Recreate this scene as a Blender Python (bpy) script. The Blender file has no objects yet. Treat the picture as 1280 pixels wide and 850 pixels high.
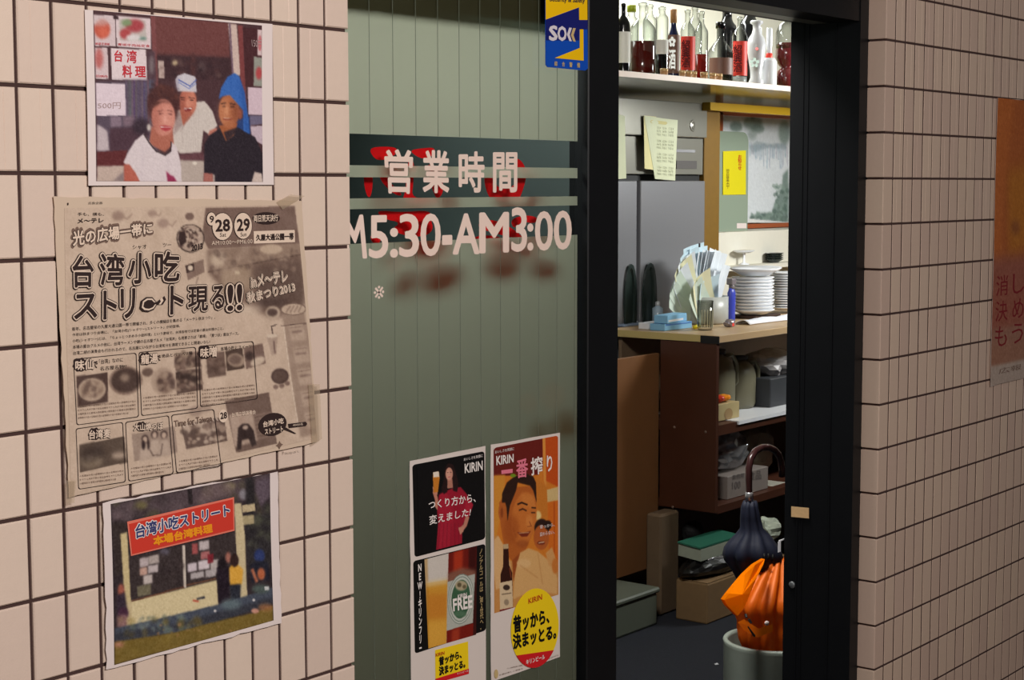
import bpy, bmesh, math, random
import numpy as np
from mathutils import Vector, Matrix

random.seed(7)
rng = np.random.default_rng(7)
scene = bpy.context.scene
COL = scene.collection

# ------------------------------------------------------------------ camera
F_PX = 2096.95
YAW, PITCH, ROLL = 0.6658, -0.0917, -0.0012
CAM = np.array([-1.1711, -1.6368, 1.635])
_F = np.array([math.cos(YAW)*math.cos(PITCH), math.sin(YAW)*math.cos(PITCH), math.sin(PITCH)])
_R0 = np.array([math.sin(YAW), -math.cos(YAW), 0.0]); _U0 = np.cross(_R0, _F)
_R = math.cos(ROLL)*_R0 + math.sin(ROLL)*_U0
_U = -math.sin(ROLL)*_R0 + math.cos(ROLL)*_U0
cd = bpy.data.cameras.new('camera'); co = bpy.data.objects.new('camera', cd); COL.objects.link(co)
cd.sensor_width = 36.0; cd.sensor_fit = 'HORIZONTAL'; cd.lens = F_PX/1280*36; cd.clip_start = 0.05
co.matrix_world = Matrix(((_R[0], _U[0], -_F[0], CAM[0]), (_R[1], _U[1], -_F[1], CAM[1]), (_R[2], _U[2], -_F[2], CAM[2]), (0, 0, 0, 1)))
scene.camera = co

# ------------------------------------------------------------------ world, lights, exposure
w = bpy.data.worlds.new('world'); scene.world = w; w.use_nodes = True
w.node_tree.nodes['Background'].inputs[0].default_value = (1.0, 0.93, 0.88, 1)
w.node_tree.nodes['Background'].inputs[1].default_value = 0.13
scene.view_settings.view_transform = 'Standard'; scene.view_settings.look = 'None'
scene.view_settings.exposure = 0.0; scene.view_settings.gamma = 1.0; scene.view_settings.use_curve_mapping = False
scene.cycles.use_denoising = True
scene.cycles.max_bounces = 8; scene.cycles.transparent_max_bounces = 24
scene.cycles.caustics_reflective = False; scene.cycles.caustics_refractive = False

def area(name, loc, target, size, power, color=(1, 1, 1), sy=None):
    l = bpy.data.lights.new(name, 'AREA'); o = bpy.data.objects.new(name, l); COL.objects.link(o)
    l.energy = power; l.color = color; l.shape = 'RECTANGLE'; l.size = size; l.size_y = sy or size
    o.location = loc; o.rotation_euler = (Vector(target)-Vector(loc)).to_track_quat('-Z', 'Y').to_euler()
    return o
# passage lamps in front of the shop
area('passage_lamp', (-0.5, -2.9, 2.75), (0.5, 0, 1.2), 1.0, 90, (1.0, 0.945, 0.905), 0.5)
area('passage_lamp', (2.6, -3.0, 2.75), (2.6, 0, 1.0), 0.9, 3, (1.0, 0.945, 0.91), 0.5)
# ceiling lamps of the shop
area('dining_lamp', (0.75, 0.44, 2.16), (0.75, 0.10, 1.75), 1.0, 15, (1.0, 0.98, 0.98), 0.25)
area('kitchen_lamp', (5.5, 0.7, 2.1), (5.5, 2.6, 1.55), 0.8, 38, (0.98, 1.0, 0.98), 0.3)
area('entrance_lamp', (1.85, 0.5, 2.5), (2.6, 0.5, 0.6), 0.4, 40, (1.0, 0.97, 0.92), 0.4)
area('shelf_lamp', (4.6, 2.15, 2.56), (4.6, 2.2, 1.0), 1.6, 30, (0.97, 1.0, 0.98), 0.2)

# ------------------------------------------------------------------ geometry helpers
def ray(x, y):
    return _F + _R*(x-640)/F_PX - _U*(y-425)/F_PX
def at(x, y, Y):          # point of the plane y = Y that the photograph shows at pixel (x, y)
    d = ray(x, y); return CAM + d*(Y-CAM[1])/d[1]
def atX(x, y, X):
    d = ray(x, y); return CAM + d*(X-CAM[0])/d[0]
def atZ(x, y, Z):
    d = ray(x, y); return CAM + d*(Z-CAM[2])/d[2]
def mpp(p):               # metres per pixel at a point
    return float((np.array(p)-CAM) @ _F)/F_PX

def lin(c):
    c = np.asarray(c, float)/255.0
    return np.where(c <= 0.04045, c/12.92, ((c+0.055)/1.055)**2.4)

def mat(name, rgb, rough=0.6, metal=0.0, noise=0.0, nscale=40.0, bump=0.0, bscale=200.0, spec=0.5, rnd=0.0, sheen=0.0, trans=0.0, emit=None, alpha=1.0):
    m = bpy.data.materials.new(name); m.use_nodes = True; nt = m.node_tree; b = nt.nodes['Principled BSDF']
    c = tuple(lin(rgb))+(1,)
    b.inputs['Base Color'].default_value = c; b.inputs['Roughness'].default_value = rough; b.inputs['Metallic'].default_value = metal
    b.inputs['Specular IOR Level'].default_value = spec
    if trans: b.inputs['Transmission Weight'].default_value = trans
    if emit is not None:
        b.inputs['Emission Color'].default_value = c; b.inputs['Emission Strength'].default_value = emit
    last = None
    tc = nt.nodes.new('ShaderNodeTexCoord')
    if noise or rnd:
        hsv = nt.nodes.new('ShaderNodeHueSaturation'); hsv.inputs['Color'].default_value = c
        add = nt.nodes.new('ShaderNodeMath'); add.operation = 'ADD'; add.inputs[1].default_value = 1.0; add.inputs[0].default_value = 0
        if noise:
            n = nt.nodes.new('ShaderNodeTexNoise'); n.inputs['Scale'].default_value = nscale; n.inputs['Detail'].default_value = 4
            nt.links.new(tc.outputs['Object'], n.inputs['Vector'])
            mr = nt.nodes.new('ShaderNodeMapRange'); mr.inputs[3].default_value = -noise; mr.inputs[4].default_value = noise
            nt.links.new(n.outputs[0], mr.inputs[0]); nt.links.new(mr.outputs[0], add.inputs[0])
        if rnd:
            oi = nt.nodes.new('ShaderNodeObjectInfo')
            mr2 = nt.nodes.new('ShaderNodeMapRange'); mr2.inputs[3].default_value = 1-rnd; mr2.inputs[4].default_value = 1+rnd
            nt.links.new(oi.outputs['Random'], mr2.inputs[0])
            mu = nt.nodes.new('ShaderNodeMath'); mu.operation = 'MULTIPLY'
            nt.links.new(add.outputs[0], mu.inputs[0]); nt.links.new(mr2.outputs[0], mu.inputs[1])
            nt.links.new(mu.outputs[0], hsv.inputs['Value'])
            mr3 = nt.nodes.new('ShaderNodeMapRange'); mr3.inputs[3].default_value = 0.5-rnd*0.12; mr3.inputs[4].default_value = 0.5+rnd*0.12
            nt.links.new(oi.outputs['Random'], mr3.inputs[0]); nt.links.new(mr3.outputs[0], hsv.inputs['Hue'])
        else:
            nt.links.new(add.outputs[0], hsv.inputs['Value'])
        nt.links.new(hsv.outputs[0], b.inputs['Base Color'])
    if bump:
        n2 = nt.nodes.new('ShaderNodeTexNoise'); n2.inputs['Scale'].default_value = bscale; n2.inputs['Detail'].default_value = 3
        nt.links.new(tc.outputs['Object'], n2.inputs['Vector'])
        bu = nt.nodes.new('ShaderNodeBump'); bu.inputs['Strength'].default_value = bump; bu.inputs['Distance'].default_value = 0.002
        nt.links.new(n2.outputs[0], bu.inputs['Height']); nt.links.new(bu.outputs[0], b.inputs['Normal'])
    return m

def thin_glass(name, tint=(235, 245, 240), gloss=1.0, rough=0.02, edge=None):
    m = bpy.data.materials.new(name); m.use_nodes = True; nt = m.node_tree; nt.nodes.clear()
    out = nt.nodes.new('ShaderNodeOutputMaterial'); mx = nt.nodes.new('ShaderNodeMixShader')
    t = nt.nodes.new('ShaderNodeBsdfTransparent'); t.inputs[0].default_value = tuple(lin(tint))+(1,)
    if edge:            # glass walls seen edge-on let less light through
        lw_ = nt.nodes.new('ShaderNodeLayerWeight'); pw = nt.nodes.new('ShaderNodeMath'); pw.operation = 'POWER'; pw.inputs[1].default_value = 1.3
        mc = nt.nodes.new('ShaderNodeMixRGB'); mc.inputs[1].default_value = tuple(lin(tint))+(1,); mc.inputs[2].default_value = tuple(lin(edge))+(1,)
        nt.links.new(lw_.outputs['Facing'], pw.inputs[0]); nt.links.new(pw.outputs[0], mc.inputs[0]); nt.links.new(mc.outputs[0], t.inputs[0])
    g = nt.nodes.new('ShaderNodeBsdfGlossy'); g.inputs['Roughness'].default_value = rough
    f = nt.nodes.new('ShaderNodeFresnel'); f.inputs[0].default_value = 1.45
    mu = nt.nodes.new('ShaderNodeMath'); mu.operation = 'MULTIPLY'; mu.inputs[1].default_value = gloss
    ge = nt.nodes.new('ShaderNodeNewGeometry'); inv = nt.nodes.new('ShaderNodeMath'); inv.operation = 'SUBTRACT'; inv.inputs[0].default_value = 1.0
    nt.links.new(ge.outputs['Backfacing'], inv.inputs[1]); m2 = nt.nodes.new('ShaderNodeMath'); m2.operation = 'MULTIPLY'
    nt.links.new(f.outputs[0], mu.inputs[0]); nt.links.new(mu.outputs[0], m2.inputs[0]); nt.links.new(inv.outputs[0], m2.inputs[1]); nt.links.new(m2.outputs[0], mx.inputs[0])
    nt.links.new(t.outputs[0], mx.inputs[1]); nt.links.new(g.outputs[0], mx.inputs[2]); nt.links.new(mx.outputs[0], out.inputs[0])
    return m

def mix_mat(name, parts):   # parts: list of (weight, node type, {input: value})
    m = bpy.data.materials.new(name); m.use_nodes = True; nt = m.node_tree; nt.nodes.clear()
    out = nt.nodes.new('ShaderNodeOutputMaterial'); cur = None; tot = 0
    for wgt, ty, ins in parts:
        n = nt.nodes.new(ty)
        for k, v in ins.items(): n.inputs[k].default_value = v
        if cur is None: cur = n; tot = wgt
        else:
            mx = nt.nodes.new('ShaderNodeMixShader'); tot += wgt; mx.inputs[0].default_value = wgt/tot
            nt.links.new(cur.outputs[0], mx.inputs[1]); nt.links.new(n.outputs[0], mx.inputs[2]); cur = mx
    nt.links.new(cur.outputs[0], out.inputs[0])
    return m
def L4(rgb): return tuple(float(v) for v in lin(rgb))+(1.0,)

def link(name, me, m=None, parent=None, loc=None, rot=None, smooth=False):
    o = bpy.data.objects.new(name, me); COL.objects.link(o)
    if m is not None:
        if not me.materials:
            for mm in (m if isinstance(m, (list, tuple)) else [m]): me.materials.append(mm)
    if parent: o.parent = parent
    if loc is not None: o.location = loc
    if rot is not None: o.rotation_euler = rot
    if smooth:
        me.polygons.foreach_set('use_smooth', [True]*len(me.polygons))
    return o
def tag(o, label=None, cat=None, group=None, kind=None):
    if label: o['label'] = label
    if cat: o['category'] = cat
    if group: o['group'] = group
    if kind: o['kind'] = kind
    return o
def empty(name, loc, label=None, cat=None, group=None, kind=None):
    o = bpy.data.objects.new(name, None); COL.objects.link(o); o.location = tuple(map(float, loc)); o.empty_display_size = 0.05
    return tag(o, label, cat, group, kind)
def bm_mesh(bm, name='mesh'):
    me = bpy.data.meshes.new(name); bm.normal_update(); bm.to_mesh(me); bm.free(); return me
def bbox_bm(bm, a, b, bev=0.0, seg=1):
    x0, y0, z0 = a; x1, y1, z1 = b
    r = bmesh.ops.create_cube(bm, size=1.0)
    for v in r['verts']:
        v.co = Vector((x0+(v.co.x+.5)*(x1-x0), y0+(v.co.y+.5)*(y1-y0), z0+(v.co.z+.5)*(z1-z0)))
    if bev:
        es = list({e for v in r['verts'] for e in v.link_edges})
        bmesh.ops.bevel(bm, geom=es, offset=bev, segments=seg, affect='EDGES', profile=0.5)
def box(name, a, b, m, parent=None, bev=0.0, seg=1):
    """box in world coordinates, its origin at the parent's (or the box's own base)"""
    bm = bmesh.new()
    base = Vector(parent.location) if parent and not parent.parent else (Vector(((a[0]+b[0])/2, (a[1]+b[1])/2, min(a[2], b[2]))) if not parent else Vector(parent.parent.location)+Vector(parent.location))
    lo = [min(a[i], b[i]) for i in range(3)]; hi = [max(a[i], b[i]) for i in range(3)]
    bbox_bm(bm, lo, hi, bev, seg)
    bmesh.ops.translate(bm, verts=bm.verts, vec=-base)
    o = link(name, bm_mesh(bm), m, parent)
    if not parent: o.location = base
    return o
def raw(name, verts, faces, m, parent=None, smooth=False):
    """mesh from world coordinates"""
    V = np.array(verts, float)
    if parent is None: base = np.array([V[:, 0].mean(), V[:, 1].mean(), V[:, 2].min()])
    else: base = np.array(parent.location) + (np.array(parent.parent.location) if parent.parent else 0)
    me = bpy.data.meshes.new(name); me.from_pydata([tuple(v) for v in V-base], [], faces); me.update()
    o = link(name, me, m, parent, smooth=smooth)
    if parent is None: o.location = tuple(base)
    return o
def lathe_mesh(prof, seg=20, squash=(1, 1)):
    V = []; Fc = []
    n = len(prof)
    for k in range(seg):
        a = 2*math.pi*k/seg
        for r, z in prof: V.append((r*math.cos(a)*squash[0], r*math.sin(a)*squash[1], z))
    for k in range(seg):
        k2 = (k+1) % seg
        for i in range(n-1):
            Fc.append((k*n+i, k2*n+i, k2*n+i+1, k*n+i+1))
    if prof[0][0] > 1e-6: Fc.append(tuple(k*n for k in range(seg))[::-1])
    if prof[-1][0] > 1e-6 and True: Fc.append(tuple(k*n+n-1 for k in range(seg)))
    me = bpy.data.meshes.new('lathe'); me.from_pydata(V, [], Fc)
    bm = bmesh.new(); bm.from_mesh(me); bmesh.ops.remove_doubles(bm, verts=bm.verts, dist=1e-6); bm.to_mesh(me); bm.free()
    return me
def lathe(name, prof, m, parent=None, loc=(0, 0, 0), seg=20, squash=(1, 1), rot=None):
    return link(name, lathe_mesh(prof, seg, squash), m, parent, loc, rot, smooth=True)
def tube_mesh(pts, r, seg=8, closed=False):
    V = []; Fc = []; P = [Vector(p) for p in pts]; n = len(P)
    rs = r if isinstance(r, (list, tuple)) else [r]*n
    up = Vector((0.13, 0.2, 1)).normalized(); prev = None
    for i, p in enumerate(P):
        t = (P[min(i+1, n-1)]-P[max(i-1, 0)]).normalized()
        if prev is None:
            s = t.cross(up); s = s if s.length > 1e-3 else t.cross(Vector((1, 0, 0)))
        else: s = prev-t*prev.dot(t)
        s.normalize(); prev = s; q = t.cross(s)
        for k in range(seg):
            a = 2*math.pi*k/seg; V.append(tuple(p+(s*math.cos(a)+q*math.sin(a))*rs[i]))
    for i in range(n-1):
        for k in range(seg): Fc.append((i*seg+k, i*seg+(k+1) % seg, (i+1)*seg+(k+1) % seg, (i+1)*seg+k))
    Fc.append(tuple(range(seg))[::-1]); Fc.append(tuple((n-1)*seg+k for k in range(seg)))
    me = bpy.data.meshes.new('tube'); me.from_pydata(V, [], Fc); return me
def tube(name, pts, r, m, parent=None, seg=8):
    base = Vector(parent.location) if parent else Vector(pts[0])
    o = link(name, tube_mesh([Vector(p)-base for p in pts], r, seg), m, parent, smooth=True)
    if not parent: o.location = base
    return o

# ------------------------------------------------------------------ text
_tc = {}
def glyphs(s, bold=0.0, vertical=False, res=2, spacing=1.0):
    """(verts, faces) of a line of lettering in a unit box measured on the text without extra weight"""
    key = (s, round(bold, 4), vertical, res, spacing)
    if key in _tc: return _tc[key]
    if bold:                      # extra weight: shifted copies round a small circle
        U, Fc, b0 = glyphs(s, 0.0, vertical, res, spacing); sz = b0[1]-b0[0]; VV = []; FF = []
        n = 12 if bold > 0.05 else 8
        for k in range(n):
            a = 2*math.pi*k/n; VV.append(np.hstack([U[:, :2]+np.array([math.cos(a), math.sin(a)])*bold/sz, np.full((len(U), 1), k*2e-5)])); FF += [tuple(i+k*len(U) for i in f) for f in Fc]
        _tc[key] = (np.vstack(VV), FF, b0); return _tc[key]
    cu = bpy.data.curves.new('t', 'FONT'); cu.body = '\n'.join(s) if vertical else s; cu.size = 1.0; cu.resolution_u = res
    cu.space_character = spacing
    if vertical: cu.align_x = 'CENTER'; cu.space_line = 0.9
    o = bpy.data.objects.new('t', cu); COL.objects.link(o)
    dg = bpy.context.evaluated_depsgraph_get(); me = bpy.data.meshes.new_from_object(o.evaluated_get(dg))
    V = np.zeros(len(me.vertices)*3); me.vertices.foreach_get('co', V); V = V.reshape(-1, 3)[:, :2]
    Fc = [tuple(p.vertices) for p in me.polygons]
    bpy.data.objects.remove(o); bpy.data.curves.remove(cu); bpy.data.meshes.remove(me)
    if len(V) == 0: V = np.zeros((3, 2)); Fc = []
    b0 = (V.min(0), V.max(0))
    U = (V-b0[0])/(b0[1]-b0[0]); U = np.hstack([U, np.zeros((len(U), 1))])
    _tc[key] = (U, Fc, b0); return _tc[key]

ORD = ['first', 'second', 'third', 'fourth', 'fifth', 'sixth', 'seventh', 'eighth', 'ninth', 'tenth', 'eleventh', 'twelfth', 'thirteenth', 'fourteenth', 'fifteenth', 'sixteenth', 'seventeenth', 'eighteenth']
class Flat:
    """a flat printed thing on the plane y = Y; drawing coordinates are those of the photograph, read off once onto that plane"""
    def __init__(s, root, Y, warp=None):
        s.root = root; s.Y = Y; s.warp = warp or (lambda x, z: 0*x); s.o = (0, 0, 1)
    def org(s, x, y, k): s.o = (x, y, k); return s
    def w(s, x, y):
        p = at(s.o[0]+x/s.o[2], s.o[1]+y/s.o[2], s.Y); return np.array([p[0], p[2]])
    def quad(s, U, q):      # unit coords -> world x,z through the quad TL,TR,BR,BL
        TL, TR, BR, BL = [s.w(*p) for p in q]; u = U[:, :1]; v = 1-U[:, 1:2]
        return np.hstack([(1-v)*((1-u)*TL+u*TR)+v*((1-u)*BL+u*BR), U[:, 2:3]])
    def put(s, name, XZ, Fc, m, layer, label=None):
        dd = XZ[:, 2] if XZ.shape[1] > 2 else 0
        V = np.stack([XZ[:, 0], s.Y-layer*0.0004-dd-s.warp(XZ[:, 0], XZ[:, 1]), XZ[:, 1]], 1)
        base = np.array(s.root.location)+(np.array(s.root.parent.location) if s.root.parent else 0)
        me = bpy.data.meshes.new(name); me.from_pydata([tuple(v) for v in V-base], [], Fc)
        o = link(name, me, m, s.root)
        if label: o['label'] = label
        return o
    def poly(s, name, pts, m, layer=1, label=None):
        XZ = np.array([s.w(*p) for p in pts]); return s.put(name, XZ, [tuple(range(len(pts)))], m, layer, label)
    def texts(s, name, items, m, layer=2, label=None):
        """items: (string, quad, bold, vertical)"""
        if 1 < len(items) <= 14:        # one object for each word
            return [s.texts(name, [it], m, layer, label) for it in items][0]
        VV = []; FF = []; n = 0
        for it in items:
            st, q = it[0], it[1]; bold = it[2] if len(it) > 2 else 0.0; ver = it[3] if len(it) > 3 else False
            res = it[4] if len(it) > 4 else 2
            if len(q) == 3:     # TL, TR, height
                (x0, y0), (x1, y1), h = q; q = ((x0, y0), (x1, y1), (x1, y1+h), (x0, y0+h))
            U, Fc, _ = glyphs(st, bold, ver, res)
            VV.append(s.quad(U, q)); FF += [tuple(i+n for i in f) for f in Fc]; n += len(U)
        return s.put(name, np.vstack(VV), FF, m, layer, label)

class Canvas:
    """soft-edged picture printed as colours on a fine mesh"""
    def __init__(s, flat, corners, cell, rgb):
        s.bk = 0.55; s.f = flat; P = np.array([flat.w(*p) for p in corners]); s.quadc = P
        Lx = max(np.linalg.norm(P[1]-P[0]), np.linalg.norm(P[2]-P[3])); Lz = max(np.linalg.norm(P[3]-P[0]), np.linalg.norm(P[2]-P[1]))
        s.nx = int(Lx/cell)+1; s.nz = int(Lz/cell)+1; s.cell = cell
        s.img = np.ones((s.nz, s.nx, 3))*np.array(rgb, float)
        # affine map world -> grid (quads here are near-parallelograms)
        A = np.array([[*(P[1]-P[0])], [*(P[3]-P[0])]]).T; s.inv = np.linalg.inv(A)
    def g(s, pts):
        W = np.array([s.f.w(*p) for p in pts])-s.quadc[0]; uv = W @ s.inv.T
        return uv*np.array([s.nx-1, s.nz-1])
    def _blend(s, mask, x0, y0, col, alpha):
        h, w_ = mask.shape; sub = s.img[y0:y0+h, x0:x0+w_]; a = (mask*alpha)[..., None]
        sub[:] = sub*(1-a)+np.array(col, float)*a
    def _blur(s, M, sg):
        sg = sg*s.bk
        if sg <= 0.05: return M
        r = min(int(3*sg)+1, (min(M.shape)-1)//2); k = np.exp(-np.arange(-r, r+1)**2/(2*sg*sg)); k /= k.sum()
        M = np.apply_along_axis(lambda v: np.convolve(v, k, 'same'), 0, M)
        return np.apply_along_axis(lambda v: np.convolve(v, k, 'same'), 1, M)
    def fill(s, pts, col, blur=0.6, alpha=1.0):
        G = s.g(pts); pad = int(3*blur)+2
        x0 = max(-pad, int(G[:, 0].min())-pad); x1 = min(s.nx+pad, int(G[:, 0].max())+pad+2)
        y0 = max(-pad, int(G[:, 1].min())-pad); y1 = min(s.nz+pad, int(G[:, 1].max())+pad+2)
        if x1 <= x0 or y1 <= y0: return s
        X, Y = np.meshgrid(np.arange(x0, x1), np.arange(y0, y1)); M = np.zeros(X.shape)
        for ox in (-.25, .25):
            for oy in (-.25, .25):
                ins = np.zeros(X.shape, bool); n = len(G); px = X+ox; py = Y+oy
                for i in range(n):
                    ax, ay = G[i]; bx, by = G[(i+1) % n]
                    if abs(by-ay) < 1e-9: continue
                    c = ((ay > py) != (by > py)) & (px < (bx-ax)*(py-ay)/(by-ay)+ax); ins ^= c
                M += ins*0.25
        M = s._blur(M, blur); cx0, cy0 = max(0, -x0), max(0, -y0); M = M[cy0:max(0, s.nz-y0), cx0:max(0, s.nx-x0)]
        if M.size: s._blend(M, x0+cx0, y0+cy0, col, alpha)
        return s
    def ell(s, cx, cy, rx, ry, col, blur=0.6, alpha=1.0, rot=0.0, sk=0.0):
        c, sn = math.cos(rot), math.sin(rot); pts = []
        for k in range(22):
            a = 2*math.pi*k/22; u = rx*math.cos(a); v = ry*math.sin(a); pts.append((cx+u*c-v*sn, cy+u*sn+v*c+sk*u))
        return s.fill(pts, col, blur, alpha)
    def line(s, pts, wd, col, blur=0.4, alpha=1.0):
        for (ax, ay), (bx, by) in zip(pts[:-1], pts[1:]):
            dx, dy = bx-ax, by-ay; L = math.hypot(dx, dy) or 1; nx, ny = -dy/L*wd/2, dx/L*wd/2; ex, ey = dx/L*wd*.2, dy/L*wd*.2
            s.fill([(ax+nx-ex, ay+ny-ey), (bx+nx+ex, by+ny+ey), (bx-nx+ex, by-ny+ey), (ax-nx-ex, ay-ny-ey)], col, blur, alpha)
        return s
    def speck(s, pts, n, cols, size, blur=0.5, alpha=0.8):
        G = np.array(pts, float); lo = G.min(0); hi = G.max(0)
        for _ in range(n):
            c = cols[int(rng.integers(len(cols)))]; x, y = lo+(hi-lo)*rng.random(2)
            a, b = size*(0.4+rng.random(2)); s.ell(x, y, a, b, c, blur, alpha, rng.random()*3)
        return s
    def noise(s, amp, sg=1.0):
        N = s._blur(rng.standard_normal((s.nz, s.nx)), sg); N /= (N.std()+1e-9); s.img += N[..., None]*amp; return s
    def build(s, name, m, layer=1, label=None):
        P = s.quadc; u, v = np.meshgrid(np.linspace(0, 1, s.nx), np.linspace(0, 1, s.nz)); u = u[..., None]; v = v[..., None]
        W = ((1-v)*((1-u)*P[0]+u*P[1])+v*((1-u)*P[3]+u*P[2])).reshape(-1, 2)
        i = np.arange(s.nz*s.nx).reshape(s.nz, s.nx)
        Fc = np.stack([i[:-1, :-1], i[1:, :-1], i[1:, 1:], i[:-1, 1:]], -1).reshape(-1, 4)
        f = s.f; base = np.array(f.root.location)+(np.array(f.root.parent.location) if f.root.parent else 0)
        V = np.stack([W[:, 0], f.Y-layer*0.0004-f.warp(W[:, 0], W[:, 1]), W[:, 1]], 1)-base
        me = bpy.data.meshes.new(name); me.vertices.add(len(V)); me.vertices.foreach_set('co', V.ravel())
        me.loops.add(Fc.size); me.loops.foreach_set('vertex_index', Fc.ravel().astype(np.int32))
        me.polygons.add(len(Fc)); me.polygons.foreach_set('loop_start', (np.arange(len(Fc))*4).astype(np.int32)); me.update(calc_edges=True)
        ca = me.color_attributes.new('Col', 'FLOAT_COLOR', 'POINT')
        C = np.ones((len(V), 4)); C[:, :3] = lin(np.clip(s.img, 0, 255)).reshape(-1, 3); ca.data.foreach_set('color', C.ravel())
        me.polygons.foreach_set('use_smooth', [True]*len(Fc))
        o = link(name, me, m, f.root)
        if label: o['label'] = label
        return o

def print_mat(name, rough=0.5):
    m = bpy.data.materials.new(name); m.use_nodes = True; nt = m.node_tree; b = nt.nodes['Principled BSDF']
    a = nt.nodes.new('ShaderNodeVertexColor'); a.layer_name = 'Col'; nt.links.new(a.outputs[0], b.inputs['Base Color'])
    b.inputs['Roughness'].default_value = rough; b.inputs['Specular IOR Level'].default_value = 0.3
    return m
def sheet(flat, corners, m, cell=0.012, thick=0.0006, name='sheet', edge=0.0, layer=0.0):
    """a thin sheet of paper with thickness, following the warp"""
    P = np.array([flat.w(*p) for p in corners]); nx = max(2, int(np.linalg.norm(P[1]-P[0])/cell)); nz = max(2, int(np.linalg.norm(P[3]-P[0])/cell))
    u, v = np.meshgrid(np.linspace(0, 1, nx), np.linspace(0, 1, nz)); u = u[..., None]; v = v[..., None]
    W = ((1-v)*((1-u)*P[0]+u*P[1])+v*((1-u)*P[3]+u*P[2]))
    if edge:
        J = rng.standard_normal(W.shape)*edge; inner = np.zeros(W.shape[:2], bool); inner[1:-1, 1:-1] = True; J[inner] = 0; W = W+J
    W = W.reshape(-1, 2); y = flat.Y-layer*0.0004-flat.warp(W[:, 0], W[:, 1])
    base = np.array(flat.root.location)
    Vf = np.stack([W[:, 0], y, W[:, 1]], 1)-base; Vb = Vf+np.array([0, thick, 0]); n = nx*nz
    i = np.arange(n).reshape(nz, nx); Fc = []
    for a in range(nz-1):
        for b in range(nx-1):
            q = (i[a, b], i[a+1, b], i[a+1, b+1], i[a, b+1]); Fc.append(tuple(int(k) for k in q)); Fc.append(tuple(int(k+n) for k in q[::-1]))
    ring = [*i[0, :], *i[1:, -1], *i[-1, -2::-1], *i[-2:0:-1, 0]]
    for a, b in zip(ring, ring[1:]+ring[:1]): Fc.append((int(a), int(b), int(b+n), int(a+n)))
    me = bpy.data.meshes.new(name); me.from_pydata([tuple(v) for v in np.vstack([Vf, Vb])], [], Fc)
    return link(name, me, m, flat.root, smooth=False)

# ------------------------------------------------------------------ materials
M = {}
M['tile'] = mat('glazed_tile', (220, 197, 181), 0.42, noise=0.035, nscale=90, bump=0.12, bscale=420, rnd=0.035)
M['tile_shaded'] = mat('glazed_tile_shaded', (208, 182, 164), 0.42, noise=0.04, nscale=90, bump=0.12, bscale=420, rnd=0.05)  # same glazed tile, its colour darkened for the weaker light on the right
M['grout'] = mat('dark_grout', (66, 44, 40), 0.95, noise=0.15, nscale=60)
M['black'] = mat('black_painted_metal', (11, 12, 15), 0.45, noise=0.2, nscale=20, spec=.25)
M['black2'] = mat('black_recess', (8, 8, 9), 0.6)
M['alu'] = mat('dull_aluminium', (150, 155, 145), 0.4, metal=0.6)
M['pavement'] = mat('passage_floor', (110, 95, 85), 0.7, noise=0.1)
M['carpet'] = mat('navy_carpet', (20, 24, 35), 0.95, noise=0.35, nscale=55, bump=0.6, bscale=350)
M['plaster'] = mat('cream_plaster', (222, 218, 204), 0.8, noise=0.03)
M['teal_wall'] = mat('dull_teal_wall', (58, 68, 66), 0.6, noise=0.1, nscale=3)
M['ceiling'] = mat('ceiling_board', (205, 205, 196), 0.8, noise=0.03)
M['paper'] = mat('white_paper', (228, 212, 208), 0.6, noise=0.02, nscale=15)
M['letter'] = mat('pinkish_white_vinyl_letter', (240, 214, 200), 0.5)
M['red_paint'] = mix_mat('red_brush_paint', [(0.6, 'ShaderNodeBsdfDiffuse', {'Color': L4((245, 30, 36))}), (0.4, 'ShaderNodeBsdfTransparent', {'Color': (.9, .06, .05, 1)})])
M['pane'] = thin_glass('clear_pane', (249, 251, 250), 0.8)
M['film'] = mix_mat('frosted_film', [(0.52, 'ShaderNodeBsdfTranslucent', {'Color': L4((170, 168, 150))}), (0.16, 'ShaderNodeBsdfDiffuse', {'Color': L4((140, 132, 96))}),
                                     (0.34, 'ShaderNodeBsdfRefraction', {'Color': L4((205, 215, 200)), 'Roughness': 0.6, 'IOR': 1.18})])
M['print'] = print_mat('printed_paper')

# ------------------------------------------------------------------ setting: walls of single tiles
def tile_mesh(wd, hg, rib=None, bv=0.0016, gx=0.0024):
    g = 0.0024; x0, x1, z0, z1 = gx, wd-gx, g, hg-g
    xs = [x0+bv]
    if rib: xs += [rib-0.0007, rib, rib+0.0007]
    xs += [x1-bv]
    V = []; F = []
    for x in xs:
        y = 0.0006 if (rib and abs(x-rib) < 1e-6) else 0.0
        V += [(x, y, z0+bv), (x, y, z1-bv)]
    n = len(xs)
    for i in range(n-1): F.append((2*i, 2*i+2, 2*i+3, 2*i+1))
    o = len(V); V += [(x0, bv, z0), (x1, bv, z0), (x1, bv, z1), (x0, bv, z1)]
    V += [(x0, .008, z0), (x1, .008, z0), (x1, .008, z1), (x0, .008, z1)]
    a, b, c, d = 0, 2*n-2, 2*n-1, 1
    bot = [2*i for i in range(n)]; top = [2*i+1 for i in range(n)]
    F += [tuple([o, o+1]+bot[::-1]), (o+1, o+2, c, b), tuple([o+2, o+3]+top), (o+3, o, a, d)]
    for k in range(4): F.append((o+k, o+4+k, o+4+(k+1) % 4, o+(k+1) % 4))
    me = bpy.data.meshes.new('tile'); me.from_pydata(V, [], F); me.update(); return me

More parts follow.
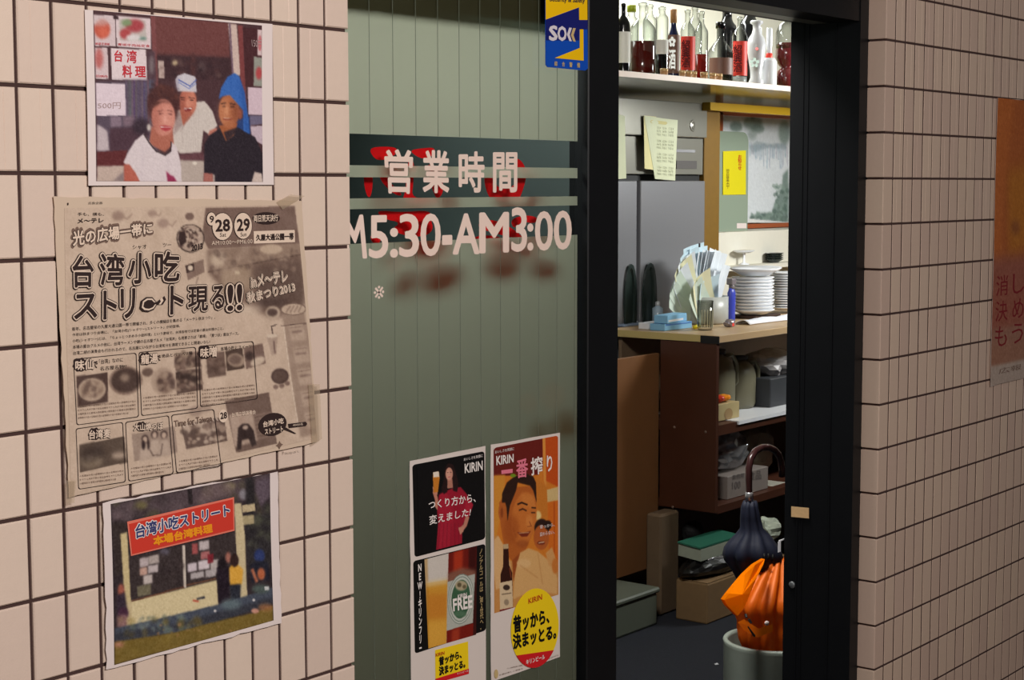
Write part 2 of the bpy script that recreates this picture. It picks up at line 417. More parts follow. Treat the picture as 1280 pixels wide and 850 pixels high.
def slab(name, a, b, m, kind='structure', **k):
    o = box(name, a, b, m, **k)
    if kind: o['kind'] = kind
    return o
TM = [tile_mesh(.05, .1), tile_mesh(.05, .1, .020), tile_mesh(.05, .1, .031)]
for me in TM: me.materials.append(M['tile'])
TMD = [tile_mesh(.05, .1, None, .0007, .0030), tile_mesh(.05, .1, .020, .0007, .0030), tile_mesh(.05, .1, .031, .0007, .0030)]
for me in TMD: me.materials.append(M['tile_shaded'])
X_END = 0.5465; X_COR = 2.2286; X_R = 2.2762; WTOP = 2.45
wl = slab('wall_left', (-1.6, 0.0036, 0), (X_END-0.004, 0.05, WTOP), M['grout'])
wr = slab('wall_right', (X_COR+0.006, 0.0013, 0), (8.4, 0.20, WTOP), M['grout'])
endt = tile_mesh(X_END-0.5+0.0024, .1); endt.materials.append(M['tile'])
def set_tile(me, parent, x, z, jitter=True):
    o = bpy.data.objects.new('tile', me); COL.objects.link(o); o.parent = parent
    p = Vector((x, 0, z))-Vector(parent.location)
    if jitter:
        p.y += random.uniform(-.0003, .0003); o.rotation_euler = (random.uniform(-.004, .004), random.uniform(-.002, .002), random.uniform(-.006, .006))
    o.location = p; return o
def tile_stuff(parent, cells, me):      # out of the picture: the same tiles joined
    V = []; F = []; src = [v.co.copy() for v in me.vertices]; fs = [tuple(p.vertices) for p in me.polygons]
    for x, z in cells:
        n = len(V); V += [(v.x+x-parent.location.x, v.y-parent.location.y, v.z+z-parent.location.z) for v in src]; F += [tuple(i+n for i in f) for f in fs]
    m2 = bpy.data.meshes.new('tiles'); m2.from_pydata(V, [], F); o = link('tile_field', m2, me.materials[0], parent); o['kind'] = 'stuff'
far = []
for j in range(-6, 18):
    z = 1.75-0.1*j
    for i in range(-32, 11):
        if -2 <= i and -1 <= j <= 10:
            if i == 10: set_tile(endt, wl, .05*i, z)
            else: set_tile(TM[0] if j > 1 else TM[random.choice([1, 1, 2, 0])], wl, .05*i, z)
        elif i == 10: far.append((.0965*0+.05*i-0.0012, z))
        else: far.append((.05*i, z))
tile_stuff(wl, far, TM[0])
# right wall: L-shaped corner tiles, then the field
def corner_mesh():
    g = .0024; bv = .0014; z0, z1 = g, .1-g; W = X_R-X_COR-g; D = .045
    prof = [(0.006, D), (0, D), (0, bv), (bv*.3, bv*.3), (bv, 0), (W-bv, 0), (W, bv), (W, .008)]
    V = []; n = len(prof)
    for z, ins in ((z0, .0012), (z0+.0012, 0), (z1-.0012, 0), (z1, .0012)):
        for k, (x, y) in enumerate(prof):
            V.append((x+(ins if x < .01 else (-ins if x > W-.001 else 0)), y+(ins if y < .01 else 0), z))
    F = []
    for r in range(3):
        for k in range(n-1): F.append((r*n+k, r*n+k+1, (r+1)*n+k+1, (r+1)*n+k))
    F.append(tuple(range(n))[::-1]); F.append(tuple(3*n+k for k in range(n)))
    me = bpy.data.meshes.new('corner_tile'); me.from_pydata(V, [], F); me.materials.append(M['tile_shaded']); return me
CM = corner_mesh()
far = []
for j in range(-6, 18):
    z = 1.75-0.1*j
    vis = -2 <= j <= 13
    if vis:
        o = set_tile(CM, wr, X_COR, z, False); o.name = 'corner_tile'
    else: far.append((X_COR, z))
    for i in range(0, 45):
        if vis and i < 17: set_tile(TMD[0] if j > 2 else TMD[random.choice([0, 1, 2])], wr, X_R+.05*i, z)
        else: far.append((X_R+.05*i, z))
tile_stuff(wr, far, TMD[0])
slab('trim_4', (X_END-0.02, 0.0, 2.06), (X_COR+0.02, 0.3, WTOP), M['tile_shaded'])           # lintel above the door, out of the picture
slab('floor', (-3.4, -4.4, -0.05), (9.0, 0.02, 0.0), M['pavement'])
slab('wall_opposite', (-3.4, -4.4, 0), (9.0, -4.3, 3.0), mat('dim_passage_wall', (70, 62, 54), 0.7, noise=.1))

# ------------------------------------------------------------------ door frame
jx = atX(1067, 300, 2.19)
XJ = 2.19
yj = atX(984, 400, XJ)[1]
jamb = slab('trim_1', (XJ, 0.042, 0), (X_COR+0.03, yj, 2.06), M['black'])
for px in (1000, 1006, 1040):
    y = atX(px, 400, XJ)[1]; box('ridge', (XJ-0.0015, y-0.0015, 0.0), (XJ+0.001, y+0.002, 2.03), M['black'], jamb)
# old strip of tape and a bolt head on the jamb
pt = [atX(989, 633, XJ-.004), atX(1011, 635, XJ-.004), atX(1011, 648, XJ-.004), atX(989, 646, XJ-.004)]
tp = raw('tape_strip', [tuple(p+np.array([d, 0, 0])) for d in (0, .0008) for p in pt], [(0, 1, 2, 3), (7, 6, 5, 4), (0, 4, 5, 1), (1, 5, 6, 2), (2, 6, 7, 3), (3, 7, 4, 0)], mat('old_tape', (200, 165, 120), 0.6, noise=0.15, nscale=150))
tag(tp, 'scrap of cream tape stuck on the black door jamb', 'tape')
p = atX(990, 731, XJ)
bo = lathe('bolt_head', [(0.0, 0.004), (.004, .004), (.0075, .0025), (.0085, 0)], mat('grey_bolt', (95, 98, 100), 0.4, metal=0.3), None, (XJ, p[1], p[2]), 14, rot=(0, -math.pi/2, 0))
tag(bo, 'round grey bolt head low on the black jamb', 'bolt')
Z1 = at(984, 12, .05)[2]; Z2 = at(984, 22, .13)[2]; Z3 = at(984, 26, .20)[2]
slab('trim_2', (X_END-.03, 0.044, Z1), (XJ, 0.118, 2.06), M['black'])
rail = slab('trim_3', (X_END-.03, 0.12, Z2), (XJ, 0.16, 2.06), M['alu'])
slab('trim_5', (X_END-.03, 0.162, Z3), (XJ, yj, 2.06), M['black2'])
slab('trim_6', (X_END-.03, 0.05, 0.0), (XJ, 0.2, 0.012), M['alu'])

# outer sliding leaf: pane with film, letters, stile
YG = 0.06
d1 = tag(empty('door_1', (0.9, 0.06, 0)), kind='structure')
sx0 = at(735, 400, .048)[0]; sx1 = at(773, 400, .048)[0]
box('stile', (sx0, .048, .012), (sx1, .078, Z1+.02), M['black'], d1, bev=.002)
box('stile', (.45, .048, .012), (.50, .078, Z1+.02), M['black'], d1, bev=.002)
box('bottom_rail', (.50, .048, .012), (sx0, .078, .13), M['black'], d1, bev=.002)
box('pane', (.50, .0605, .12), (sx0, .0645, Z1+.02), M['pane'], d1)
fx_ = at(721, 400, .066)[0]
zf = [at(440, y, .066)[2] for y in (167, 206.5, 221.5, 248, 261.5)]+[at(486, 303, .066)[2]]
for a, b in ((zf[0], Z1+.015), (zf[2], zf[1]), (zf[4], zf[3]), (.13, zf[5])):
    raw('frosted_film', [(.502, .0654, a), (fx_, .0654, a), (fx_, .0654, b), (.502, .0654, b)], [(0, 1, 2, 3)], M['film'], d1)
seam = bmesh.new(); x = at(459, 100, .065)[0]
while x < fx_:
    for a, b in ((zf[0], Z1+.015), (.13, zf[5])): bbox_bm(seam, (x-.0004, .0602, a), (x+.0004, .0606, b))
    x += .0512
bmesh.ops.translate(seam, verts=seam.verts, vec=-Vector(d1.location))
so = link('film_seams', bm_mesh(seam), mat('film_seam', (96, 104, 90), 0.7), d1); so['kind'] = 'stuff'

FG = Flat(d1, YG)
FG.org(436, 165, 4.595)
FG.texts('business_hours_lettering', [
    ('営', [(205, 103), (365, 107), (357, 350), (217, 347)], .024),
    ('業', [(425, 108), (575, 112), (572, 346), (427, 344)], .024),
], M['letter'], 1)
FG.texts('opening_time_lettering', [
    ('P', [(-105, 497), (-50, 490), (-50, 728), (-105, 735)], .016),
    ('M', [(-30, 492), (78, 482), (100, 718), (-18, 728)], .024),
    ('5', [(118, 484), (222, 482), (222, 718), (118, 722)], .016, False, 4),
    (':', [(240, 556), (277, 556), (277, 716), (240, 718)], .016, False, 4),
    ('3', [(292, 476), (398, 474), (398, 712), (292, 714)], .016, False, 4),
    ('0', [(414, 473), (524, 471), (524, 708), (414, 710)], .014, False, 4),
    ('-', [(538, 600), (590, 598), (590, 640), (538, 642)], .016),
    ('A', [(600, 476), (745, 474), (745, 694), (600, 697)], .024),
], M['letter'], 1)
FG.org(570, 165, 4.595)
FG.texts('business_hours_lettering', [
    ('時', [(18, 118), (160, 116), (158, 345), (18, 338)], .024),
    ('間', [(215, 122), (348, 122), (347, 342), (215, 342)], .024),
], M['letter'], 1)
FG.texts('opening_time_lettering', [
    ('M', [(138, 470), (298, 466), (298, 684), (138, 690)], .024),
    ('3', [(320, 438), (404, 438), (404, 682), (320, 684)], .016, False, 4),
    (':', [(412, 530), (440, 530), (440, 676), (412, 678)], .016, False, 4),
    ('0', [(456, 460), (552, 458), (552, 676), (456, 678)], .017, False, 4),
    ('0', [(564, 457), (660, 455), (660, 670), (564, 673)], .017, False, 4),
], M['letter'], 1)
FG.org(0, 0, 1)
FG.texts('reference_mark', [('※', [(467, 358), (480, 356.5), (480, 373), (467, 374)], 0)], M['letter'], 1)

# inner leaf, slid behind the outer one, with red brush characters on its pane
YI = 0.088
d2 = tag(empty('door_2', (0.95, YI, 0)), kind='structure')
ix0 = at(723, 500, .083)[0]; ix1 = ix0+.085
box('stile', (ix0, .083, .012), (ix1, .105, Z2-.003), M['black'], d2, bev=.002)
box('top_rail', (.5, .083, at(600, 20, .083)[2]), (ix0, .100, Z2-.004), M['black'], d2)
box('pane', (.5, .090, .1), (ix0, .093, Z2-.01), thin_glass('inner_pane', (246, 250, 248), .02), d2)
FI = Flat(d2, YI); FI.org(436, 165, 4.595)
def stroke(pts, name='brush_stroke'):
    n = len(pts); P = [Vector(p) for p in pts]; out = []
    for i in range(n):            # round the corners (Chaikin)
        a, b = P[i], P[(i+1) % n]; out += [a*.75+b*.25, a*.25+b*.75]
    P = out; out = []
    for i in range(len(P)):
        a, b = P[i], P[(i+1) % len(P)]; out += [a*.75+b*.25, a*.25+b*.75]
    FI.poly(name, [tuple(p) for p in out], M['red_paint'], 1)
for pts in ([(112, 92), (200, 82), (280, 90), (272, 130), (195, 165), (145, 155)], [(345, 105), (420, 93), (495, 88), (490, 132), (440, 155), (395, 145)],
            [(88, 210), (134, 212), (138, 300), (125, 375), (103, 372), (84, 290)], [(158, 215), (205, 222), (232, 290), (310, 355), (282, 372), (196, 305)],
            [(335, 160), (376, 160), (370, 290), (360, 382), (498, 380), (492, 416), (292, 418), (325, 350)], [(436, 180), (505, 195), (535, 260), (545, 345), (505, 392), (478, 330)],
            [(150, 448), (300, 462), (468, 448), (470, 500), (486, 560), (440, 600), (330, 600), (240, 560), (300, 520), (200, 500)], [(115, 600), (160, 575), (195, 615), (150, 655)],
            [(205, 700), (330, 645), (330, 740), (240, 820), (195, 800)], [(370, 650), (480, 640), (590, 640), (570, 740), (440, 800), (350, 780)]):
    stroke(pts)
FI.org(570, 165, 4.595)
for pts in ([(340, 140), (390, 180), (406, 250), (385, 330), (352, 412), (300, 392), (200, 392), (168, 330), (158, 240), (205, 235), (240, 330), (330, 320), (352, 240)],
            [(120, 530), (180, 500), (265, 520), (370, 585), (385, 620), (250, 590), (150, 560)], [(310, 500), (400, 476), (470, 490), (455, 528), (380, 512), (330, 560)],
            [(90, 600), (200, 590), (300, 620), (290, 700), (160, 730), (95, 690)], [(330, 640), (420, 610), (510, 640), (500, 710), (380, 735)]):
    stroke(pts)
M['amber_paint'] = mix_mat('amber_paint', [(0.5, 'ShaderNodeBsdfDiffuse', {'Color': L4((206, 100, 50))}), (0.5, 'ShaderNodeBsdfTransparent', {'Color': (.8, .25, .08, 1)})])
FI.org(0, 0, 1)
for cx, cy, r in ((656, 503, 11), (687, 495, 15)):
    FI.poly('round_mark', [(cx+r*math.cos(k*.35), cy+r*1.1*math.sin(k*.35)) for k in range(18)], M['amber_paint'], 1)

# ------------------------------------------------------------------ room behind
slab('floor_inside', (0.2, 0.02, -0.05), (8.4, 2.9, 0.0), M['carpet']).name = 'floor'
slab('ceiling', (0.2, 0.02, 2.62), (8.4, 2.9, 2.68), M['ceiling'])
slab('wall_back', (0.2, 2.66, 0), (8.4, 2.75, 2.62), M['plaster'])
slab('wall_far', (8.3, 0.2, 0), (8.4, 2.66, 2.62), M['plaster']).name = 'wall_east'
slab('wall_west', (0.14, 0.052, 0), (0.2, 2.66, 2.62), M['teal_wall'])
slab('wall_inner', (0.2, 1.25, 0), (1.42, 1.31, 2.62), M['teal_wall'])
slab('wall_light_baffle', (1.37, 0.22, 0), (1.42, 1.25, 2.62), M['teal_wall'])  # added partition that keeps the dining lamp's light off the entrance
slab('wall_above_door', (0.2, 0.24, 2.06), (8.4, 0.3, 2.62), M['plaster']).name = 'wall_front'

# ------------------------------------------------------------------ interior furniture
def ibox(name, x0, y0, x1, y1, Y, depth, m, parent=None, bev=0.0, xm=None, kind=None, seg=1):
    """box whose front face lies on the plane y = Y and shows from pixel column x0 to x1 and row y0 to y1"""
    ym = (y0+y1)/2; xm = xm or (x0+x1)/2
    X0 = at(x0, ym, Y)[0]; X1 = at(x1, ym, Y)[0]; Za = at(xm, y1, Y)[2]; Zb = at(xm, y0, Y)[2]
    return box(name, (X0, Y, max(0, Za)), (X1, Y+depth, Zb), m, parent, bev, seg)
def thing_at(name, p, label, cat, group=None): return empty(name, p, label, cat, group)

YC = 1.65
c0 = at(899, 420, YC); CX, ZT = c0[0], c0[2]
M['wood_dark'] = mat('dark_brown_board', (68, 34, 18), 0.45, noise=0.25, nscale=6)
M['wood_light'] = mat('orange_brown_board', (134, 90, 54), 0.5, noise=0.12, nscale=8)
M['top'] = mat('counter_laminate', (190, 160, 122), 0.4, noise=0.06, nscale=20)
M['edge_y'] = mat('pale_yellow_edging', (196, 174, 112), 0.5)
M['steel'] = mat('brushed_grey_door', (152, 152, 156), 0.35, metal=0.55, noise=0.03, nscale=200)
M['steel2'] = mat('stainless_panel', (158, 156, 146), 0.3, metal=0.6)
M['white'] = mat('white_ceramic', (232, 234, 238), 0.25)
M['cream'] = mat('cream_card', (206, 192, 150), 0.7)
M['cardb'] = mat('brown_cardboard', (128, 100, 66), 0.8, noise=0.1)
M['mustard'] = mat('mustard_post', (116, 84, 18), 0.5, noise=0.1)
M['yellow'] = mat('yellow_beam', (192, 150, 16), 0.5)

ct = thing_at('counter', (CX+.6, YC+.25, 0), 'brown counter with pale laminate top and open shelves beyond the doorway', 'counter')
box('countertop', (CX, YC, ZT-.028), (6.95, YC+.52, ZT), M['top'], ct, bev=.002)
box('edge_strip', (CX-.004, YC+.08, ZT-.027), (CX-.0005, YC+.52, ZT-.001), M['edge_y'], ct)['label'] = 'pale yellow edge strip'
box('corner_guard', (CX-.005, YC-.002, ZT-.030), (CX-.0005, YC+.08, ZT-.002), M['black2'], ct)['label'] = 'black corner guard'
zb = at(897, 641, YC+.01)[2]
box('end_panel', (CX+.002, YC+.012, zb), (CX+.022, YC+.265, ZT-.029), M['wood_dark'], ct, bev=.001)
for px, py in ((843, 534), (882, 540), (841, 634)):
    q = atX(px, py, CX+.002); lathe('screw_cap', [(0, .003), (.005, .002), (.006, 0)], mat('screw_cap', (120, 95, 80), .4), ct, Vector((CX+.0015, q[1], q[2]))-Vector(ct.location), 10, rot=(0, -math.pi/2, 0))
box('back_panel', (CX+.022, YC+.46, .02), (6.93, YC+.475, ZT-.03), mat('dim_back_board', (118, 96, 74), .7, noise=.1), ct)
box('end_panel', (6.93, YC+.012, .02), (6.95, YC+.5, ZT-.029), M['wood_dark'], ct)
zs1 = at(900, 531, YC+.01)[2]; zs2 = at(898, 633, YC+.01)[2]
box('shelf', (CX+.022, YC+.012, zs1-.042), (6.93, YC+.46, zs1-.003), M['wood_dark'], ct)
box('shelf', (CX+.022, YC+.012, zs2-.03), (6.93, YC+.46, zs2), M['wood_dark'], ct)
ln = at(925, 528, YC)[0]
box('shelf_liner', (ln, YC+.004, zs1-.014), (6.9, YC+.40, zs1), M['white'], ct)['label'] = 'white paper liner'
hp = ibox('hanging_board', 735, 445, 823, 714, YC+.275, .018, M['wood_light'], xm=800, bev=.001)
tag(hp, 'orange-brown wooden board standing left of the dark counter end', 'board')
def floorY(x, y): return atZ(x, y, 0)[1]
post_y = floorY(838, 766)
po = ibox('upright_post', 826, 641, 849, 766, post_y, .07, mat('grey_brown_post', (104, 84, 62), .8, noise=.2, nscale=12), bev=.008)
tag(po, 'narrow grey-brown upright post under the counter end', 'post')
cb = thing_at('cardboard_box', (atZ(886, 772, 0)[0], floorY(884, 781)+.07, 0), 'closed brown cardboard box on the floor under the counter', 'box')
Yb = floorY(884, 781); xa = at(884, 781, Yb)[0]; xb = xa+.62; zt = at(886, 730, Yb)[2]
box('carton', (xa, Yb, 0), (xb, Yb+.14, zt), M['cardb'], cb, bev=.006, seg=2)
box('flap', (xa+.004, Yb+.003, zt), (xb-.004, Yb+.066, zt+.004), M['cardb'], cb); box('flap', (xa+.004, Yb+.072, zt), (xb-.004, Yb+.136, zt+.004), M['cardb'], cb)
gy = floorY(800, 789)
gb = thing_at('storage_box', (at(790, 770, gy)[0], gy+.1, 0), 'low grey-green plastic box on the carpet left of the post', 'box')
gx0, gx1 = at(745, 765, gy)[0], at(822, 765, gy)[0]; gz = at(798, 742, gy)[2]
M['gbox'] = mat('grey_green_plastic', (92, 98, 86), .5)
box('body', (gx0, gy, 0), (gx1, gy+.25, gz-.02), M['gbox'], gb, bev=.01, seg=2); box('lid', (gx0-.008, gy-.008, gz-.02), (gx1+.008, gy+.258, gz), M['gbox'], gb, bev=.006)

# bottle shelf
YS = YC
s0 = at(850, 97.5, YS)[2]; zS = s0+.007
sh = thing_at('bottle_shelf', (4.4, YS+.16, s0), 'long high shelf with a pale front edge carrying the bottles', 'shelf')
box('board', (3.2, YS+.006, zS-.018), (7.4, 2.655, zS-.001), mat('olive_glossy_underside', (104, 100, 56), .12, noise=.04), sh)
box('front_edge', (3.2, YS, zS-.020), (7.4, YS+.006, zS), mat('pinkish_white_edge', (232, 206, 186), .45), sh)['label'] = 'pinkish white front edge'
for x in (3.4, 7.3): box('bracket', (x, YS+.02, zS-.05), (x+.02, YS+.9, zS-.019), M['alu'], sh)

# refrigerator
YF = 2.2
fx0 = 3.75; fx1 = at(879, 230, YF)[0]
fr = thing_at('refrigerator', ((fx0+fx1)/2, YF+.2, 0), 'large grey steel refrigerator with two doors behind the counter', 'refrigerator')
def fz(y, x=840): return at(x, y, YF)[2]
ftop = fz(127)
box('body', (fx0, YF+.02, .05), (fx1, YF+.44, ftop), M['black2'], fr)
box('top_panel', (fx0, YF, fz(218)), (fx1-.004, YF+.02, fz(172)), M['steel2'], fr, bev=.002)
box('top_panel', (fx0, YF-.02, fz(171)), (fx1-.004, YF+.02, ftop), M['steel2'], fr, bev=.003)
gapx0, gapx1 = at(793, 300, YF)[0], at(797.5, 300, YF)[0]
for n, (a, b, hx0, hx1) in enumerate(((fx0, gapx0, 776, 791), (gapx1, fx1-.004, 799, 816))):
    dr = link('door', None, None, fr) if False else box('door', (a, YF-.012, .35), (b, YF+.02, fz(226)), M['steel'], fr, bev=.003)
    cx = (at(hx0, 360, YF)[0]+at(hx1, 360, YF)[0])/2; hw = (at(hx1, 360, YF)[0]-at(hx0, 360, YF)[0])/2; za, zb_ = fz(420), fz(326)
    bm = bmesh.new(); ring = []
    for layer, (sc, yy) in enumerate(((1.0, -.013), (1.0, -.022), (.62, -.022), (.55, -.014))):
        vs = []
        for k in range(20):
            t = 2*math.pi*k/20; ex = abs(math.cos(t))**.8*math.copysign(1, math.cos(t)); ez = math.sin(t)
            vs.append(bm.verts.new((cx+hw*ex*sc-fr.location.x, YF+yy-fr.location.y, (za+zb_)/2+(zb_-za)/2*ez*(sc if sc == 1 else sc+.28))))
        ring.append(vs)
    for r in range(3):
        for k in range(20): bm.faces.new((ring[r][k], ring[r][(k+1) % 20], ring[r+1][(k+1) % 20], ring[r+1][k]))
    bm.faces.new(ring[3])
    h = link('handle', bm_mesh(bm), mat('dark_green_handle', (34, 46, 42), .3), fr); h['label'] = 'dark oval recessed handle'
ibx = lambda n, x0, y0, x1, y1, Y, d, m, **k: ibox(n, x0, y0, x1, y1, Y, d, m, fr, **k)
ibx('vent_slot', 846, 201, 871, 211, YF-.003, .003, mat('grey_slot', (84, 80, 78), .5))
ibx('highlight_strip', 845, 187, 869, 190.5, YF-.004, .004, mat('highlight_bright', (235, 235, 240), .15, metal=.6))  # raised bright strip standing in for a highlight on the panel
q = at(866, 157, YF-.02); lathe('badge', [(0, .003), (.016, .003), (.018, .0), (.022, 0.003), (.025, 0)], M['steel2'], fr, Vector(q)-Vector(fr.location)+Vector((0, -.001, 0)), 20, rot=(math.pi/2, 0, 0))

ps = ibox('post', 879.5, 130, 899, 430, YF+.0, .12, M['mustard'], bev=.002, xm=890)
ps.scale = (1, 1, 1); tag(ps, 'mustard brown wooden post between refrigerator and painting', 'post')
bmx0 = at(888, 138, YF-.06)[0]
be = tag(box('beam', (bmx0, YF-.06, at(940, 141, YF-.06)[2]), (8.28, YF-.02, at(940, 131.5, YF-.06)[2]), M['yellow'], None), 'yellow beam running above the landscape painting', 'beam')
lw = box('low_wall', (ps.location.x+.07, 2.42, 0), (8.29, 2.655, at(940, 289, 2.42)[2]), M['plaster'], None); lw.name = 'wall_low'; lw['kind'] = 'structure'
YP = 2.5
gp = thing_at('partition_panel', (at(916, 280, YP)[0], YP, lw.dimensions.z if False else at(940, 289, 2.42)[2]), 'sage green upright panel left of the landscape painting', 'panel')
x0, x1 = at(899, 230, YP)[0], at(935, 230, YP)[0]; z1 = at(925, 165, YP)[2]; z0 = gp.location.z; r = .05
pts = [(x0, z0), (x1, z0), (x1, z1-r)]+[(x1-r+r*math.cos(a), z1-r+r*math.sin(a)) for a in (.3, .6, .9, 1.2, 1.57)]+[(x0, z1)]
n = len(pts); raw('panel', [(x, YP, z) for x, z in pts]+[(x, YP+.02, z) for x, z in pts], [tuple(range(n)), tuple(range(n, 2*n))[::-1]]+[(i, i+n, (i+1) % n+n, (i+1) % n) for i in range(n)], mat('sage_panel', (142, 156, 138), .6), gp)
fp = Flat(gp, YP-.001); fp.org(760, 130, 5)
fp.poly('small_label', [(805, 745), (865, 745), (865, 777), (805, 777)], M['paper'], 1)
nt_ = thing_at('notice', at(918, 216, YP-.006), 'yellow notice with red lettering stuck on the sage panel', 'notice')
fn = Flat(nt_, YP-.004); fn.org(760, 130, 5)
sheet(fn, [(720, 295), (862, 290), (862, 566), (718, 568)], mat('yellow_notice', (226, 212, 20), .5), cell=.04)
fn.texts('red_lettering', [('お知らせ', [(812, 318), (834, 318), (834, 412), (812, 412)], .03, True)], mat('red_ink', (200, 60, 20), .5), 2)
fn.texts('brown_lettering', [('営業中', [(738, 405), (758, 405), (758, 530), (738, 530)], .0, True)], mat('brown_ink', (110, 90, 20), .5), 2)

# landscape painting on the back wall
YPa = 2.63
pa = thing_at('painting', at(965, 280, YPa), 'framed ink landscape painting with waterfall on the back wall', 'painting')
M['frame'] = mat('orange_brown_frame', (168, 84, 44), .4)
X0, X1 = at(899, 200, YPa)[0], at(1062, 200, YPa)[0]; Za, Zb_ = at(950, 285, YPa)[2], min(at(950, 134, YPa)[2], zS-.03); t = .022
for a, b in (((X0, YPa, Za), (X1, YPa+.025, Za+t)), ((X0, YPa, Zb_-t), (X1, YPa+.025, Zb_)), ((X0, YPa, Za), (X0+.035, YPa+.025, Zb_)), ((X1-.035, YPa, Za), (X1, YPa+.025, Zb_))):
    box('frame', a, b, M['frame'], pa, bev=.002)
fa = Flat(pa, YPa+.012); fa.org(760, 130, 5)
cv = Canvas(fa, [(712, 15), (1500, 15), (1500, 742), (712, 742)], .006, (226, 230, 234))
cv.ell(800, 140, 40, 34, (120, 140, 132), 2, .8).ell(905, 115, 60, 45, (128, 146, 138), 3, .8).ell(935, 150, 42, 26, (112, 132, 124), 2, .7).ell(905, 75, 14, 20, (90, 110, 104), 1.5, .7).ell(900, 190, 30, 30, (140, 155, 150), 3, .6)
cv.ell(1100, 170, 36, 70, (130, 148, 140), 3, .8)
cv.fill([(880, 260), (930, 225), (1000, 240), (1115, 230), (1115, 270), (1000, 262), (900, 300)], (150, 165, 170), 1.5, .6)
for k in range(22):
    x = 885+k*11; cv.line([(x, 235+random.random()*20), (x+random.uniform(-4, 4), 300+random.random()*90)], 4, (130+random.randint(-20, 30), 150, 175), .8, .6)
cv.fill([(1125, 380), (1125, 700), (880, 700), (930, 660), (980, 655), (1020, 650), (1050, 560), (1085, 500), (1090, 420)], (112, 132, 124), 2, .85)
cv.speck([(1030, 480), (1120, 700)], 60, [(84, 106, 98), (140, 160, 150)], 12, .8, .6).speck([(890, 655), (1120, 700)], 50, [(90, 110, 104), (130, 150, 140)], 10, .8, .6)
cv.fill([(875, 700), (1500, 695), (1500, 742), (875, 742)], (232, 232, 230), .5)
cv.noise(3, 1.0); cv.build('ink_picture', M['print'])

# papers on the refrigerator
M['paper_g'] = mat('pale_green_paper', (206, 210, 176), .6, noise=.03)
for (q, lab, key) in (([(220, 72), (436, 100), (428, 480), (225, 405)], 'large pale calendar sheet taped to the refrigerator top panel', 0), ([(40, 60), (112, 75), (118, 465), (45, 470)], 'pale paper strip at the far left of the refrigerator panel', 1)):
    o = thing_at('paper_sheet', at(760+(q[0][0]+q[1][0])/10, 130+q[2][1]/5, YF-.03), lab, 'paper')
    f = Flat(o, YF-.028, lambda x, z: .006*np.sin((x-4.2)*22+z*3)); f.org(760, 130, 5)
    if key == 0:
        sheet(f, [(222, 74), (436, 100), (426, 478), (286, 468)], M['paper_g'], .02)
        sheet(f, [(220, 72), (300, 80), (290, 414), (228, 404)], mat('pale_yellow_paper', (222, 212, 150), .6), .02, layer=-2)
        its = []
        for a in range(4):
            for b in range(3):
                x, y = 300+b*42, 140+a*82+b*3; its.append(('\n'.join(['1 2 3 4', '5 6 7 8', '9 10 11', '17 18 20'][:3]), [(x, y), (x+30, y+3), (x+28, y+60), (x, y+56)], 0))
        f.texts('calendar_lettering', its, mat('grey_ink', (130, 130, 100), .6), 3)
        f.poly('heading', [(262, 100), (370, 110), (380, 120), (368, 130), (262, 120), (254, 110)], mat('olive_heading', (200, 190, 130), .6), 2)
    else: sheet(f, q, M['paper_g'], .02)

# ------------------------------------------------------------------ bottles on the high shelf
YB = YS+.075
M['bglass'] = thin_glass('bottle_glass', (238, 241, 239), 1.4, .02, (26, 30, 30))
def gopaque(n, c, r=.12): return mat(n, c, r, spec=.6)
M['liquor'] = gopaque('dark_red_liquor', (96, 16, 10)); M['liquor2'] = gopaque('red_liquor', (150, 26, 18)); M['blackglass'] = gopaque('black_glass', (16, 16, 20)); M['navyglass'] = gopaque('navy_glass', (22, 30, 70))
M['lab_red'] = mat('red_label', (226, 52, 34), .5); M['lab_w'] = mat('white_label', (230, 228, 220), .5); M['ink_dark'] = mat('dark_ink', (70, 8, 8), .8, spec=.05)
M['cork'] = mat('tan_cap', (190, 140, 90), .4); M['green_cap'] = mat('lime_cap', (176, 192, 50), .35); M['dkbrown'] = mat('label_brown', (120, 84, 70), .5)
GB = 'bottles on the high shelf'
